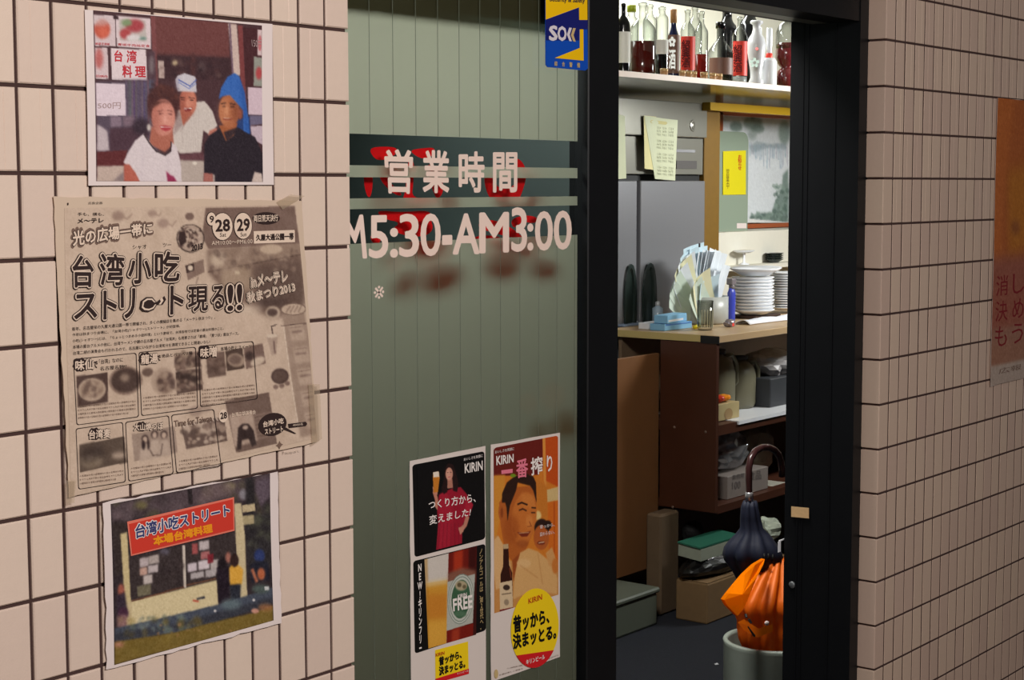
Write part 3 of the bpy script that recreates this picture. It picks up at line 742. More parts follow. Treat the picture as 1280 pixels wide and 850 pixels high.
def bottle(xc, hw, ytop, ysh, label, glass='bglass', fill=None, fm='liquor', neck=.33, cap=None, caph=.02, Y=None, band=None, cat='bottle'):
    """xc, hw: centre and half width in the photo; ytop, ysh: rows of mouth and shoulder; band=(row top, row bottom, material)"""
    Y = Y or YB; p = at(xc, 100, Y); s = mpp(p); R = hw*s; H = at(xc, ytop, Y)[2]-zS; S = at(xc, ysh, Y)[2]-zS; rn = R*neck
    t = thing_at('bottle', (p[0], Y, zS), label, cat, GB)
    N = S+(H-S)*.42
    prof = [(0, .001), (R*.92, .001), (R, .008), (R, S*.97), (R*.93, S+(N-S)*.18), (R*.62, S+(N-S)*.62), (rn*1.05, N), (rn, N+.01), (rn, H-.012), (rn*1.2, H-.011), (rn*1.2, H-.002), (rn*.9, H)]
    lathe('glass', prof, M[glass], t, seg=24)
    if fill is not None:
        f = min(at(xc, fill, Y)[2]-zS, S*.96); lathe('liquor', [(0, .004), (R*.9, .004), (R*.94, .01), (R*.94, f), (0, f)], M[fm], t, seg=24)
    if cap: lathe('cap', [(0, H+.004), (rn*1.25, H+.004), (rn*1.3, H), (rn*1.3, H-caph), (rn*1.0, H-caph)][::-1], M[cap], t, seg=16)
    if band:
        za, zb_ = at(xc, band[1], Y)[2]-zS, at(xc, band[0], Y)[2]-zS
        V = []; F = []; n = 13
        for k in range(n):
            a = math.radians(-205+k*155/(n-1)); V += [((R+.0008)*math.cos(a), (R+.0008)*math.sin(a), za), ((R+.0008)*math.cos(a), (R+.0008)*math.sin(a), zb_)]
            if k: F.append((2*k-2, 2*k, 2*k+1, 2*k-1))
        me = bpy.data.meshes.new('label'); me.from_pydata(V, [], F); lb = link('paper_label', me, M[band[2]], t, smooth=True)
        if len(band) > 3:
            for st, r0, r1, mm in band[3]:
                f = Flat(t, Y-R-.0012); XZ = None
                f.texts('label_lettering', [(st, [(xc-hw*.75, r0), (xc+hw*.35, r0), (xc+hw*.35, r1), (xc-hw*.75, r1)], .02, len(st) > 1)], M[mm], 1)
    return t
bottle(779, 8.5, 4, 30, 'bottle with white and red label at the left end of the shelf', 'blackglass', None, band=(40, 79, 'lab_w'), neck=.3)
bottle(803, 16.5, 3, 36, 'largest clear bottle half full of dark red liquor', fill=52, neck=.3)
bottle(827, 8, 8, 22, 'slim bottle dark below a pale band, right of the big liquor bottle', fill=68, fm='blackglass', neck=.5, band=(50, 68, 'lab_w'))
bottle(841.5, 7.6, 13, 48, 'navy bottle with wooden cap and ornate brown label', 'navyglass', cap='cork', caph=.045, neck=.42, band=(44, 92, 'dkbrown', [('✿', 46, 58, 'lab_w'), ('酒', 62, 86, 'lab_w')]))
bottle(859, 9.3, 12, 38, 'clear bottle with red label, left one of two', fill=50, fm='liquor2', neck=.36, band=(46, 88, 'lab_red', [('紹興酒', 50, 84, 'ink_dark')]))
bottle(876, 8.6, 14, 40, 'clear bottle a third full of red liquor without label', fill=68, fm='liquor2', neck=.4)
bottle(900, 16, 29, 66, 'squat clear bottle with dark cap and small brown label', fill=None, neck=.3, cap='blackglass', caph=.02, band=(73, 94, 'dkbrown'))
bottle(924, 9.5, 21, 44, 'clear bottle with orange-red label beside the white flask', fill=96, fm='white', neck=.3, band=(52, 95, 'lab_red', [('紹興酒', 56, 90, 'ink_dark')]))
bottle(789, 9, 8, 26, 'clear bottle with lime green cap behind the big liquor bottle', fill=60, fm='liquor', neck=.5, cap='green_cap', Y=YB+.12)
bottle(812, 9, 5, 26, 'tall clear bottle behind the slim dark one', neck=.4, Y=YB+.13)
bottle(868, 9, 8, 30, 'clear empty bottle behind the red label bottle', neck=.4, Y=YB+.13)
bottle(908, 12, 8, 34, 'black bottle standing behind the squat clear bottle', 'blackglass', neck=.5, Y=YB+.16)
bottle(936, 13, 6, 30, 'black round bottle standing behind the white flask', 'blackglass', neck=.5, Y=YB+.16)
M['flaskw'] = mat('white_porcelain', (196, 196, 200), .3)
# white ceramic flask with a handle
p = at(945, 100, YB); s = mpp(p); t = thing_at('flask', (p[0], YB, zS), 'white ceramic flask with ear handle and green sprig decoration', 'flask', GB)
def zz(y, x=945): return at(x, y, YB)[2]-zS
lathe('body', [(0, .001), (9.5*s, .001), (9.5*s, zz(103)), (7*s, zz(97)), (7.5*s, zz(88)), (10.5*s, zz(70)), (12*s, zz(57)), (10*s, zz(48)), (6*s, zz(42)), (4.6*s, zz(36)), (5*s, zz(31)), (8*s, zz(29)), (8*s, zz(26.5)), (6*s, zz(25.5)), (5*s, zz(27))], M['flaskw'], t, seg=28)
hl = link('handle', tube_mesh([(5*s, 0, zz(33)), (9.5*s, -.002, zz(34)), (10*s, -.002, zz(42)), (8*s, 0, zz(48))], .004, 8), M['white'], t, smooth=True)
f = Flat(t, YB-12*s-.001); f.texts('sprig', [('✿', [(937, 72), (949, 72), (949, 84), (937, 84)], .0)], mat('grey_green_paint', (110, 140, 120), .4), 1)
f.texts('seal', [('●', [(944, 59), (948, 59), (948, 63), (944, 63)], 0)], M['lab_red'], 1)
# small white bottle with red collar
p = at(961, 104, YB-.02); t = thing_at('bottle', (p[0], YB-.02, zS), 'small white bottle with red collar and white neck', 'bottle', GB)
lathe('body', [(0, .001), (9.5*s, .001), (9.8*s, .006), (9.8*s, zz(78, 961)), (7*s, zz(73.5, 961)), (0, zz(73, 961))], M['white'], t)
lathe('collar', [(4*s, zz(74, 961)), (4.3*s, zz(73, 961)), (4.0*s, zz(68, 961)), (2.8*s, zz(67, 961))], M['lab_red'], t, seg=16)
lathe('neck', [(3.4*s, zz(68, 961)), (3.2*s, zz(60, 961)), (3.9*s, zz(59, 961)), (3.9*s, zz(38, 961)), (3.2*s, zz(36, 961)), (0, zz(36, 961))], M['white'], t, seg=16)
# gourd bottle
p = at(983, 104, YB+.05); t = thing_at('gourd_bottle', (p[0], YB+.05, zS), 'glossy purple-brown gourd shaped bottle at the right end of the shelf', 'bottle', GB)
lathe('gourd', [(0, .001), (9*s, .001), (14*s, .025), (15*s, .05), (12*s, .075), (8*s, .088), (12*s, .105), (15*s, .13), (14.6*s, .16), (13*s, .18), (11*s, .19), (0, .192)], gopaque('purple_brown_lacquer', (96, 30, 34)), t, seg=28)
lathe('glass_neck', [(14*s, .165), (15.5*s, .19), (15*s, .23), (11*s, .26), (5*s, .275)], M['bglass'], t, seg=24)
# little caps and cups along the front edge
for k, (x, w_) in enumerate(((830, 10), (853, 7.5), (861, 7.5), (868, 6), (880, 9), (891, 8), (899, 8))):
    p = at(x, 95, YS+.025); r = w_*.5*mpp(p); hh = 8.5*mpp(p)
    t = thing_at('small_cup', (p[0], YS+.025, zS), ('tiny tan cup standing alone below the slim dark bottle' if k == 0 else 'tiny tan cup on the shelf edge, %s in the row of six' % ORD[k-1]), 'cup', None if k == 0 else 'row of tan cups on the shelf edge')
    lathe('cap', [(0, .0005), (r*.9, .0005), (r, .003), (r, hh*.55)], M['cork'], t, seg=16)
    lathe('rim', [(r, hh*.55), (r*1.06, hh*.6), (r*1.06, hh*.95), (r*.9, hh), (0, hh)], mat('gold_rim', (206, 170, 120), .3, metal=.3), t, seg=16)

# ------------------------------------------------------------------ things on the counter
def cp(x, y): return atZ(x, y, ZT)      # point of the counter top
def cz(x, y, Y): return at(x, y, Y)[2]
# holder with slips
p = cp(882, 407); HY = p[1]+.07; HX = at(882, 400, HY)[0]; s = mpp((HX, HY, ZT)); hh = cz(882, 373, HY-.08)-ZT
hd = thing_at('slip_holder', (HX, HY, ZT), 'grey patterned round holder stuffed with paper slips', 'holder')
R0 = 29*s
lathe('holder', [(0, .001), (R0*.94, .001), (R0, .006), (R0, hh), (R0*.96, hh), (R0*.95, .008), (0, .007)], mat('grey_floral_holder', (178, 180, 174), .35, noise=.22, nscale=30), hd, seg=28)
pc = [mat('white_slip', (226, 232, 238), .6), mat('pale_blue_slip', (200, 222, 232), .6), mat('pale_green_slip', (206, 220, 206), .6), mat('pale_yellow_slip', (226, 222, 186), .6)]
def slip(x0, y0, ang, ln_, wd, m, lab, depth, curl=.02, lean=0.0):
    """paper slip rising from (x0,y0) of the holder mouth at an angle, width across, slightly curled"""
    z0 = cz(x0, y0, HY); X0_ = at(x0, y0, HY)[0]; nU, nV = 4, 6; V = []; F = []
    d = Vector((math.sin(ang), 0, math.cos(ang))); c = Vector((math.cos(ang), 0, -math.sin(ang)))
    for a in range(nV+1):
        for b in range(nU+1):
            u = b/nU-.5; v = a/nV
            q = Vector((X0_, HY+depth, z0-.05))+d*(ln_+.05)*v+c*wd*u+Vector((0, -curl*(v*v)-lean*v+curl*.6*math.cos(u*4), 0)); V.append(tuple(q))
    for a in range(nV):
        for b in range(nU): F.append((a*(nU+1)+b, a*(nU+1)+b+1, (a+1)*(nU+1)+b+1, (a+1)*(nU+1)+b))
    o = raw('paper_slip', V, F, m); md = o.modifiers.new('t', 'SOLIDIFY'); md.thickness = .0004
    return tag(o, lab, 'paper', 'paper slips in the holder')
labs = {}
spec = [(-64, .150, .115, 2, 'lowest slip leaning far left out of the holder'), (-52, .165, .13, 2, None), (-41, .175, .14, 0, None), (-33, .195, .15, 3, 'pale yellow slip leaning left in the holder'),
        (-26, .205, .14, 0, None), (-18, .22, .15, 1, None), (-9, .235, .16, 1, None), (-4, .225, .14, 1, 'pale blue slip with a black clip mark at the middle'), (1, .205, .12, 0, None), (5, .212, .10, 0, None), (8, .21, .10, 0, None), (12, .22, .09, 0, None), (15, .215, .10, 0, None),
        (-44, .11, .13, 2, None), (-30, .13, .15, 3, None), (-14, .10, .15, 1, None), (19, .165, .06, 0, None), (10, .13, .05, 0, None)]
for k, (a, l, wd, ci, lab) in enumerate(spec):
    slip(882+a*.22, 377, math.radians(a), l, wd, pc[ci], lab or '%s paper slip from the left in the fan of the grey holder' % ORD[sorted(q[0] for q in spec).index(a)], .04-.0055*abs(k % 13-6)-(0 if k < 13 else .045), curl=.01+.015*random.random())
cm = box('clip_mark', (at(870, 305, HY-.06)[0], HY-.075, cz(870, 309, HY-.06)), (at(871.5, 305, HY-.06)[0], HY-.072, cz(870, 304, HY-.06)), M['black2']); par = bpy.data.objects['paper_slip.007']; cm.location = cm.location-par.location; cm.parent = par; cm['label'] = 'tiny black clip mark'
# tumbler
p = cp(886.5, 413); s2 = mpp(p); th = 38*s2*.98
t = thing_at('tumbler', (p[0], p[1]+.02, ZT), 'clear fluted glass tumbler before the slip holder', 'glass')
lathe('glass', [(0, .002), (9*s2, .002), (9.5*s2, .01), (10.5*s2, th), (9.9*s2, th), (8.8*s2, .014), (0, .012)], thin_glass('tumbler_glass', (246, 247, 244), 1.2, .02, (130, 130, 120)), t, seg=20)
for k in range(9):
    a = math.radians(-170+k*20); tb = tube_mesh([(9.9*s2*math.cos(a), 9.9*s2*math.sin(a), .012), (10.6*s2*math.cos(a), 10.6*s2*math.sin(a), th*.7)], .0012, 5); link('flute', tb, mat('flute', (190, 186, 160), .2) if k == 0 else bpy.data.materials['flute'], t)
# plates
PW = M['white']
def plate(x, y, z, R, lab, grp):
    o = thing_at('plate', (x, y, z), lab, 'plate', grp); o.name = 'plate'
    return o
def pl_mesh(R, h=.022):
    return lathe_mesh([(0, .003), (R*.5, .003), (R*.55, 0), (R*.60, .003), (R*.85, h*.6), (R, h), (R*.985, h+.003), (R*.82, h*.6+.004), (R*.58, .007), (0, .006)], 32)
p1 = cp(942, 399); s1 = mpp(p1); R1 = 27*s1
me1 = pl_mesh(R1); me1.materials.append(PW); me1.polygons.foreach_set('use_smooth', [True]*len(me1.polygons))
y1c = p1[1]+R1*.45; x1c = at(941, 395, y1c)[0]
ztop1 = cz(940, 343, y1c)-ZT; n1 = 11
for k in range(n1):
    o = bpy.data.objects.new('plate', me1); COL.objects.link(o); o.location = (x1c+random.uniform(-.003, .003), y1c+random.uniform(-.003, .003), ZT+.014+k*(ztop1-.035)/n1)
    tag(o, 'white plate in the left stack on the counter, %s from the bottom' % ORD[k], 'plate', 'left stack of white plates')
trp = box('tray', (x1c-R1*.8, y1c-R1*.6, ZT+.0005), (x1c+R1*1.6, y1c+R1*.9, ZT+.013), mat('dark_tray', (58, 40, 34), .5), bev=.003); tag(trp, 'dark flat tray under the stacks of plates', 'tray')
R2 = 24*s1; me2 = pl_mesh(R2, .012); me2.materials.append(PW); me2.polygons.foreach_set('use_smooth', [True]*len(me2.polygons))
y2c = y1c+.03; x2c = at(979, 390, y2c)[0]+.02; zt2 = cz(979, 340, y2c)-ZT
if x2c-x1c < R1+R2+.004: x2c = x1c+R1+R2+.006
n2 = 15
for k in range(n2):
    o = bpy.data.objects.new('plate', me2); COL.objects.link(o); o.location = (x2c+random.uniform(-.002, .002), y2c, ZT+.014+k*(zt2-.018)/n2)
    tag(o, 'thin white plate in the right stack by the door frame, %s from the bottom' % ORD[k], 'plate', 'right stack of thin white plates')
me3 = pl_mesh(R1*1.22, .03); me3.materials.append(PW); me3.polygons.foreach_set('use_smooth', [True]*len(me3.polygons))
o = bpy.data.objects.new('plate', me3); COL.objects.link(o); o.location = (x1c+.02, y1c, ZT+.014+ztop1-.018); o.rotation_euler = (0, -.03, 0); tag(o, 'widest white plate lying on top of the left stack', 'plate')
# ledge behind with dark bowls and a cake stand
lz = cz(940, 331, 2.36)
lg = box('ledge', (at(905, 335, 2.34)[0], 2.34, lz-.02), (8.2, 2.42, lz), M['plaster']); lg.name = 'trim_7'; lg['kind'] = 'structure'
st = thing_at('cake_stand', (at(930, 325, 2.38)[0], 2.38, lz), 'white footed cake stand behind the plates', 'stand')
s = mpp(st.location); hz_ = cz(930, 315.5, 2.38)-lz
lathe('foot', [(0, .001), (9*s, .001), (8*s, .006), (2*s, .012), (1.8*s, hz_-.006), (3*s, hz_-.002)], M['white'], st, seg=20, squash=(1, .7))
lathe('plate', [(0, hz_-.003), (12*s, hz_-.002), (19*s, hz_+.006), (19*s, hz_+.009), (12*s, hz_+.003), (0, hz_+.003)], M['white'], st, seg=28, squash=(1, .55))
for k in range(4):
    bx = at(968, 325, 2.385)[0]
    o = lathe('bowl', [(0, .001), (8*s, .001), (9*s, .004), (17*s, .016), (17.6*s, .018), (16*s, .016), (8*s, .006), (0, .005)], mat('dark_green_glaze', (46, 54, 50), .2) if k == 0 else bpy.data.materials['dark_green_glaze'], None, (bx, 2.385, lz+k*.0095), 28, squash=(1, .55))
    tag(o, 'dark green shallow dish behind the plates, %s from the bottom of its stack' % ORD[k], 'dish', 'stack of dark dishes')
# folded white cloth and wrappers in front of the plates
p = cp(953, 402)
V = []; F = []; nx, ny = 16, 5
xa, xb = at(923, 400, p[1])[0], 5.35; Yq = p[1]-.055
for j in range(ny+1):
    for i in range(nx+1):
        u = i/nx; v = j/ny; V.append((xa+(xb-xa)*u, Yq+v*.075+.006*math.sin(u*9), ZT+.004+.014*math.sin(math.pi*min(1, v*1.0))**.6*(1+.3*math.sin(u*17+v*4))))
for j in range(ny):
    for i in range(nx): F.append((j*(nx+1)+i, j*(nx+1)+i+1, (j+1)*(nx+1)+i+1, (j+1)*(nx+1)+i))
o = raw('cloth', V, F, mat('white_cloth', (228, 230, 238), .7), smooth=True); md = o.modifiers.new('s', 'SOLIDIFY'); md.thickness = .003; tag(o, 'folded white cloth lying in front of the plate stacks', 'cloth')
# blue spray bottle
p = cp(914, 404); p = (p[0], p[1], ZT); s = mpp(p); t = thing_at('spray_bottle', p, 'blue spray bottle with grey head right of the holder', 'bottle')
def sz(y): return cz(914, y, p[1])-ZT
lathe('body', [(0, .001), (5.5*s, .001), (6*s, .01), (6.6*s, sz(375)), (6.4*s, sz(366)), (4*s, sz(360)), (0, sz(359))], mat('blue_plastic', (60, 72, 180), .35), t, squash=(1, .7))
lathe('collar', [(3.6*s, sz(361)), (3.8*s, sz(359)), (3.4*s, sz(355))], mat('grey_plastic', (120, 112, 116), .4), t, seg=14)
hb = bmesh.new(); bbox_bm(hb, (-6*s, -.014, sz(356)), (4.5*s, .014, sz(348)), .004, 2); link('trigger_head', bm_mesh(hb), bpy.data.materials['grey_plastic'], t)
# foil packet
p = cp(915, 409); t = thing_at('packet', (p[0], p[1]+.012, ZT), 'crumpled silver and red packet at the foot of the holder', 'packet')
bm = bmesh.new(); bmesh.ops.create_icosphere(bm, subdivisions=3, radius=1)
for v in bm.verts: k = 1+.25*math.sin(v.co.x*7+v.co.z*5)+random.uniform(-.12, .12); v.co = Vector((v.co.x*.027*k, v.co.y*.017*k, max(.001, (v.co.z+.75)*.016*k)))
link('wrapper', bm_mesh(bm), mat('silver_wrapper', (168, 160, 168), .25, metal=.4, noise=.3, nscale=60), t)
raw('red_patch', [(t.location.x-.018, t.location.y-.024, ZT+.006), (t.location.x-.006, t.location.y-.025, ZT+.005), (t.location.x-.002, t.location.y-.024, ZT+.017), (t.location.x-.014, t.location.y-.022, ZT+.018)], [(0, 1, 2, 3)], M['lab_red'], t)
# small bottle, boxes, packets, pen
p = cp(827, 404); s = mpp(p); t = thing_at('small_bottle', (p[0], p[1]+.02, ZT), 'small clear bottle with blue label and round silver cap', 'bottle'); hz_ = cz(827, 376, t.location.y)-ZT
lathe('body', [(0, .001), (6.5*s, .001), (6.8*s, .005), (6.8*s, hz_*.68), (3*s, hz_*.78), (3*s, hz_*.82)], mat('pale_blue_glass', (176, 196, 212), .15), t, seg=18)
lathe('cap', [(3.4*s, hz_*.8), (3.6*s, hz_*.82), (3.2*s, hz_*.96), (1.5*s, hz_), (0, hz_)], mat('silver_cap', (220, 222, 226), .2, metal=.3), t, seg=16)
def carton(name, x0, y0, x1, y1, dy, m, lab, cat, zb=0.0, rot=0.0, extra=None):
    pb = cp((x0+x1)/2, y1) if zb == 0 else None
    Y = (pb[1] if zb == 0 else dy[1]); D = dy[0]
    X0_, X1_ = at(x0, y1, Y)[0], at(x1, y1, Y)[0]; H = cz((x0+x1)/2, y0, Y)-ZT-zb
    t = thing_at(name, ((X0_+X1_)/2, Y+D/2, ZT+zb+.0003), lab, cat); t.rotation_euler = (0, 0, rot); w_ = (X1_-X0_)/2
    bm = bmesh.new(); bbox_bm(bm, (-w_, -D/2, 0), (w_, D/2, H), .002); link('carton', bm_mesh(bm), m, t)
    if extra:
        bm = bmesh.new(); a, b, c, d = extra[0]; bbox_bm(bm, (-w_+2*w_*a, -D/2-.0006, H*c), (-w_+2*w_*b, -D/2-.0001, H*d)); link('printed_band', bm_mesh(bm), extra[1], t)
    return t, Y, H
M['lblue'] = mat('light_blue_card', (132, 186, 222), .5); M['blue'] = mat('blue_card', (70, 120, 190), .5)
t1, Yq, Hq = carton('tissue_box', 831, 403.5, 865, 412, (.07,), M['lblue'], 'light blue packet at the front edge of the counter', 'packet', extra=((.02, .98, .75, .95), M['blue']))
carton('tissue_box', 831, 393, 861, 403, (.06, Yq+.005), M['lblue'], 'light blue packet lying on top of the other one', 'packet', zb=Hq+.001, rot=.12, extra=((.05, .8, .2, .45), M['white']))
carton('small_box', 811, 403, 830.5, 411, (.05,), M['white'], 'small white box with red print left of the blue packets', 'box', extra=((.25, .95, .2, .75), mat('red_print', (196, 60, 80), .5)))
carton('paper_packet', 797, 401, 811, 404.5, (.06,), M['white'], 'flat white packet at the left end of the counter', 'packet')
carton('case', 780, 404.5, 806, 407.5, (.05,), mat('grey_blue_plastic', (130, 146, 170), .4), 'flat grey-blue case at the left end of the counter', 'case')
p = cp(871, 411); pn = tube('marker_pen', [(p[0]-.024, p[1]-.004, ZT+.0085), (p[0]-.004, p[1], ZT+.0085), (p[0]-.002, p[1], ZT+.0085), (p[0]+.022, p[1]+.006, ZT+.0085)], [.0075, .0075, .0082, .0082], mat('yellow_pen', (222, 200, 30), .4), None, 12)
tag(pn, 'short yellow marker pen lying between tumbler and blue packets', 'pen')
p = cp(832, 393); s = mpp(p); t = thing_at('jar', (p[0]+.02, p[1]+.07, ZT), 'olive jar with a round tan lid behind the small bottle', 'jar'); hz_ = cz(832, 369, t.location.y)-ZT
lathe('body', [(0, .001), (7*s, .001), (8*s, .02), (8*s, hz_-.012)], mat('olive_glaze', (120, 112, 80), .35), t); lathe('lid', [(8*s, hz_-.012), (8.8*s, hz_-.010), (8.8*s, hz_-.002), (8*s, hz_), (0, hz_)], mat('tan_lid', (190, 170, 130), .5), t)
p = cp(843, 392); t = thing_at('pot', (p[0]+.03, p[1]+.06, ZT), 'brown clay pot with a bit of white string', 'pot'); hz_ = cz(843, 362, t.location.y)-ZT
lathe('body', [(0, .001), (7*s, .001), (9.5*s, .03), (9*s, .06), (7*s, hz_-.01), (8*s, hz_), (6*s, hz_-.004)], mat('brown_clay', (122, 92, 62), .6, noise=.2), t)
for k in range(3):
    a = .4+k*.5; link('string', tube_mesh([(-.01, -.012, hz_-.01), (-.02*math.cos(a), -.02, hz_+.01+.008*k), (-.035, -.025, hz_+.004*k), (-.04, -.03, hz_-.02)], .0018, 6), M['white'], t)

# ------------------------------------------------------------------ things in the counter shelves
def crumple(name, c, r, m, lab, cat, amp=.28, sub=3, floor=None, seed=1):
    rs = random.Random(seed); bm = bmesh.new(); bmesh.ops.create_icosphere(bm, subdivisions=sub, radius=1)
    ph = [(Vector((rs.gauss(0, 1), rs.gauss(0, 1), rs.gauss(0, 1)))*2.6, rs.random()*6) for _ in range(9)]
    for v in bm.verts:
        k = 1+amp*sum(abs(math.sin(v.co.dot(d)+p))-.6 for d, p in ph)/3
        v.co = Vector((v.co.x*r[0]*k, v.co.y*r[1]*k, v.co.z*r[2]*k))
        if floor is not None: v.co.z = max(v.co.z, floor)
    zmin = min(v.co.z for v in bm.verts); bmesh.ops.translate(bm, verts=bm.verts, vec=(0, 0, -zmin))
    o = link(name, bm_mesh(bm), m, None, (c[0], c[1], c[2])); o.data.polygons.foreach_set('use_smooth', [sub > 3]*len(o.data.polygons))
    return tag(o, lab, cat)
M['clearbag'] = mix_mat('clear_plastic_bag', [(0.5, 'ShaderNodeBsdfTransparent', {'Color': (.9, .9, .9, 1)}), (0.22, 'ShaderNodeBsdfDiffuse', {'Color': L4((190, 192, 194))}), (0.28, 'ShaderNodeBsdfGlossy', {'Color': (.9, .9, .95, 1), 'Roughness': .15})])
M['jug'] = mat('olive_grey_plastic', (112, 108, 88), .4); M['dimgrey'] = mat('dark_grey_plastic', (52, 54, 58), .5)
Y1 = YC+.06
q0 = at(898, 530, Y1); q1 = at(924, 524, Y1)
t = thing_at('snack_box', ((q0[0]+q1[0])/2, Y1+.04, zs1), 'small cream carton at the left of the upper shelf', 'box'); H1 = at(911, 504, Y1)[2]-zs1
lx = t.location.x; w_ = (q1[0]-q0[0])/2
box('carton', (lx-w_, Y1, zs1+.0005), (lx+w_, Y1+.08, zs1+H1), mat('cream_yellow_card', (176, 158, 112), .6), t, bev=.001)
f = Flat(t, Y1-.001); f.org(760, 420, 3.863)
f.texts('brown_print', [('●', [(562, 352), (602, 345), (602, 400), (562, 408)], 0)], mat('tan_ink', (150, 122, 80), .6), 1)
for k, (dx, c, lab) in enumerate(((-.02, 'red_wrap', 'red and white wrapped packet lying left on the cream carton'), (.025, 'orange_wrap', 'orange wrapped packet lying right on the cream carton'))):
    mm = mat(c, (206, 60, 40) if k == 0 else (232, 140, 30), .3, noise=.3, nscale=70)
    crumple('wrapped_packet', (lx+dx, Y1+.04, zs1+H1+.001), (.032, .028, .014), mm, lab, 'packet', .2, 3, seed=3+k)
# two plastic jugs
for k, (xa_, xb_, yt, lab, my) in enumerate(((902, 931, 438, 'large olive grey plastic jug on the upper shelf', .14), (935, 958, 446, 'second olive grey jug with loop handle right of the larger jug', .13))):
    Yj = YC+my; x0 = at(xa_, 480, Yj)[0]; x1 = at(xb_, 480, Yj)[0]; zt = min(at((xa_+xb_)/2, yt, Yj)[2], ZT-.045); r = (x1-x0)/2; t = thing_at('jug', ((x0+x1)/2, Yj+.08, zs1+.0005), lab, 'jug')
    h = zt-zs1; lathe('body', [(0, .001), (r*.9, .001), (r, .02), (r, h*.62), (r*.86, h*.78), (r*.5, h*.88), (r*.34, h*.9), (r*.34, h*.94)], M['jug'], t, seg=20, squash=(1, .8))
    lathe('cap', [(r*.4, h*.93), (r*.42, h*.94), (r*.42, h*.995), (0, h)], M['dimgrey'], t, seg=16)
    link('handle', tube_mesh([(r*.3, -.02, h*.88), (r*.8, -.03, h*.9), (r*1.12, -.035, h*.74), (r*1.12, -.035, h*.45), (r*.93, -.02, h*.35)], .009, 8), M['jug'], t, smooth=True)
Yd = YC+.10; x0, x1 = at(963, 490, Yd)[0], at(1010, 490, Yd)[0]
t = tag(box('tray_box', (x0, Yd, zs1+.001), (x1, Yd+.2, at(968, 473, Yd)[2]), M['dimgrey'], None, .004), 'dark grey box at the right of the upper shelf', 'box')
crumple('plastic_bag', ((x0+x1)/2+.0, Yd+.11, at(968, 473, Yd)[2]+.001), (.13, .09, .062), mat('milky_plastic_bag', (176, 172, 172), .35, noise=.12, nscale=30), 'crumpled milky plastic bag on top of the dark grey box', 'bag', .3, 3, floor=-.045, seed=5)
# lower shelf
Yl = YC+.05; x0, x1 = at(909, 610, Yl)[0], at(960, 605, Yl)[0]; zt = at(933, 590, Yl)[2]
t = thing_at('carton_box', ((x0+x1)/2, Yl+.09, zs2+.0005), 'grey printed carton on the lower counter shelf', 'box')
box('carton', (x0, Yl, zs2+.0006), (x1, Yl+.18, zt), mat('grey_carton', (128, 118, 112), .6, noise=.1, nscale=20), t, bev=.002)
f = Flat(t, Yl-.001); f.org(760, 420, 3.863)
f.texts('grey_print', [('業務用', [(600, 670), (655, 660), (655, 685), (600, 695)], 0), ('食品', [(680, 655), (740, 645), (740, 690), (680, 700)], 0), ('100', [(600, 705), (640, 698), (640, 735), (600, 742)], 0)], mat('dim_print', (98, 90, 88), .6), 1)
crumple('plastic_bag', ((x0+x1)/2-.03, Yl+.09, zt+.001), (.115, .07, .068), M['clearbag'], 'crumpled clear plastic bag lying on the grey carton', 'bag', .34, 3, seed=8)
crumple('plastic_bag', (x1+.20, Yl+.20, zs2+.001), (.12, .08, .12), mat('cream_plastic_bag', (150, 142, 124), .5, noise=.1), 'full cream plastic bag behind the umbrella handle', 'bag', .2, 3, seed=12)
x2 = at(962, 600, Yl+.02)[0]; tag(box('white_carton', (x2, Yl+.01, zs2+.001), (x2+.12, Yl+.1, at(972, 608, Yl)[2]), mat('pale_carton', (168, 164, 150), .6), None, .002), 'pale little carton on the lower shelf beside the door jamb', 'box')

# ------------------------------------------------------------------ things under the counter
def prism(name, pts, Y, depth, m, lab, cat):
    P = [at(x, y, Y) for x, y in pts]; n = len(P)
    return tag(raw(name, [tuple(p) for p in P]+[(p[0], p[1]+depth, p[2]) for p in P], [tuple(range(n)), tuple(range(n, 2*n))[::-1]]+[(i, i+n, (i+1) % n+n, (i+1) % n) for i in range(n)], m), lab, cat)
Yu = YC-.02
cbt = bpy.data.objects['cardboard_box'].location
topz = zt2_ = None
bxz = max((bpy.data.objects['cardboard_box'].children[0].bound_box[i][2] for i in range(8)))+.005
crumple('black_bag', (at(893, 715, Yb+.08)[0], Yb+.085, bxz+.001), (.20, .07, .05), mat('black_bag', (18, 17, 17), .35), 'flat black bag lying on the brown cardboard box', 'bag', .2, 3, floor=-.03, seed=21)
bz = bxz+.085
def mag(name, x0, y0, x1, y1, th, m, lab, dy=0.0):
    a = at(x0, y0, Yu+dy); b = at(x1, y1, Yu+dy); d = .10
    P = [a, b, b+np.array([0, d, .01]), a+np.array([0, d, .01])]
    V = [tuple(p) for p in P]+[tuple(p+np.array([0, 0, th])) for p in P]
    return raw(name, V, [(3, 2, 1, 0), (4, 5, 6, 7), (0, 1, 5, 4), (1, 2, 6, 5), (2, 3, 7, 6), (3, 0, 4, 7)], m)
o = mag('magazine', 876, 702, 925, 686, .045, mat('pale_green_pages', (150, 156, 140), .6, noise=.1), ''); tag(o, 'thick pale magazine leaning on the black bag', 'magazine')
o.name = 'magazine'; loc = Vector(o.location)
cov = mag('cover', 875, 686.5, 926, 670.5, .006, mat('green_cover', (44, 104, 84), .4), ''); cov.location = Vector(cov.location)-loc; cov.parent = o; cov['label'] = 'green cover'
q = at(866, 666, YC+.2); crumple('round_cushion', (q[0], q[1], q[2]-.05), (.045, .04, .05), mat('black_cloth', (14, 13, 13), .8), 'small round black bundle hanging under the counter end', 'bundle', .12, 3, seed=31)
o = bpy.data.objects['round_cushion']; o.name = 'bundle'
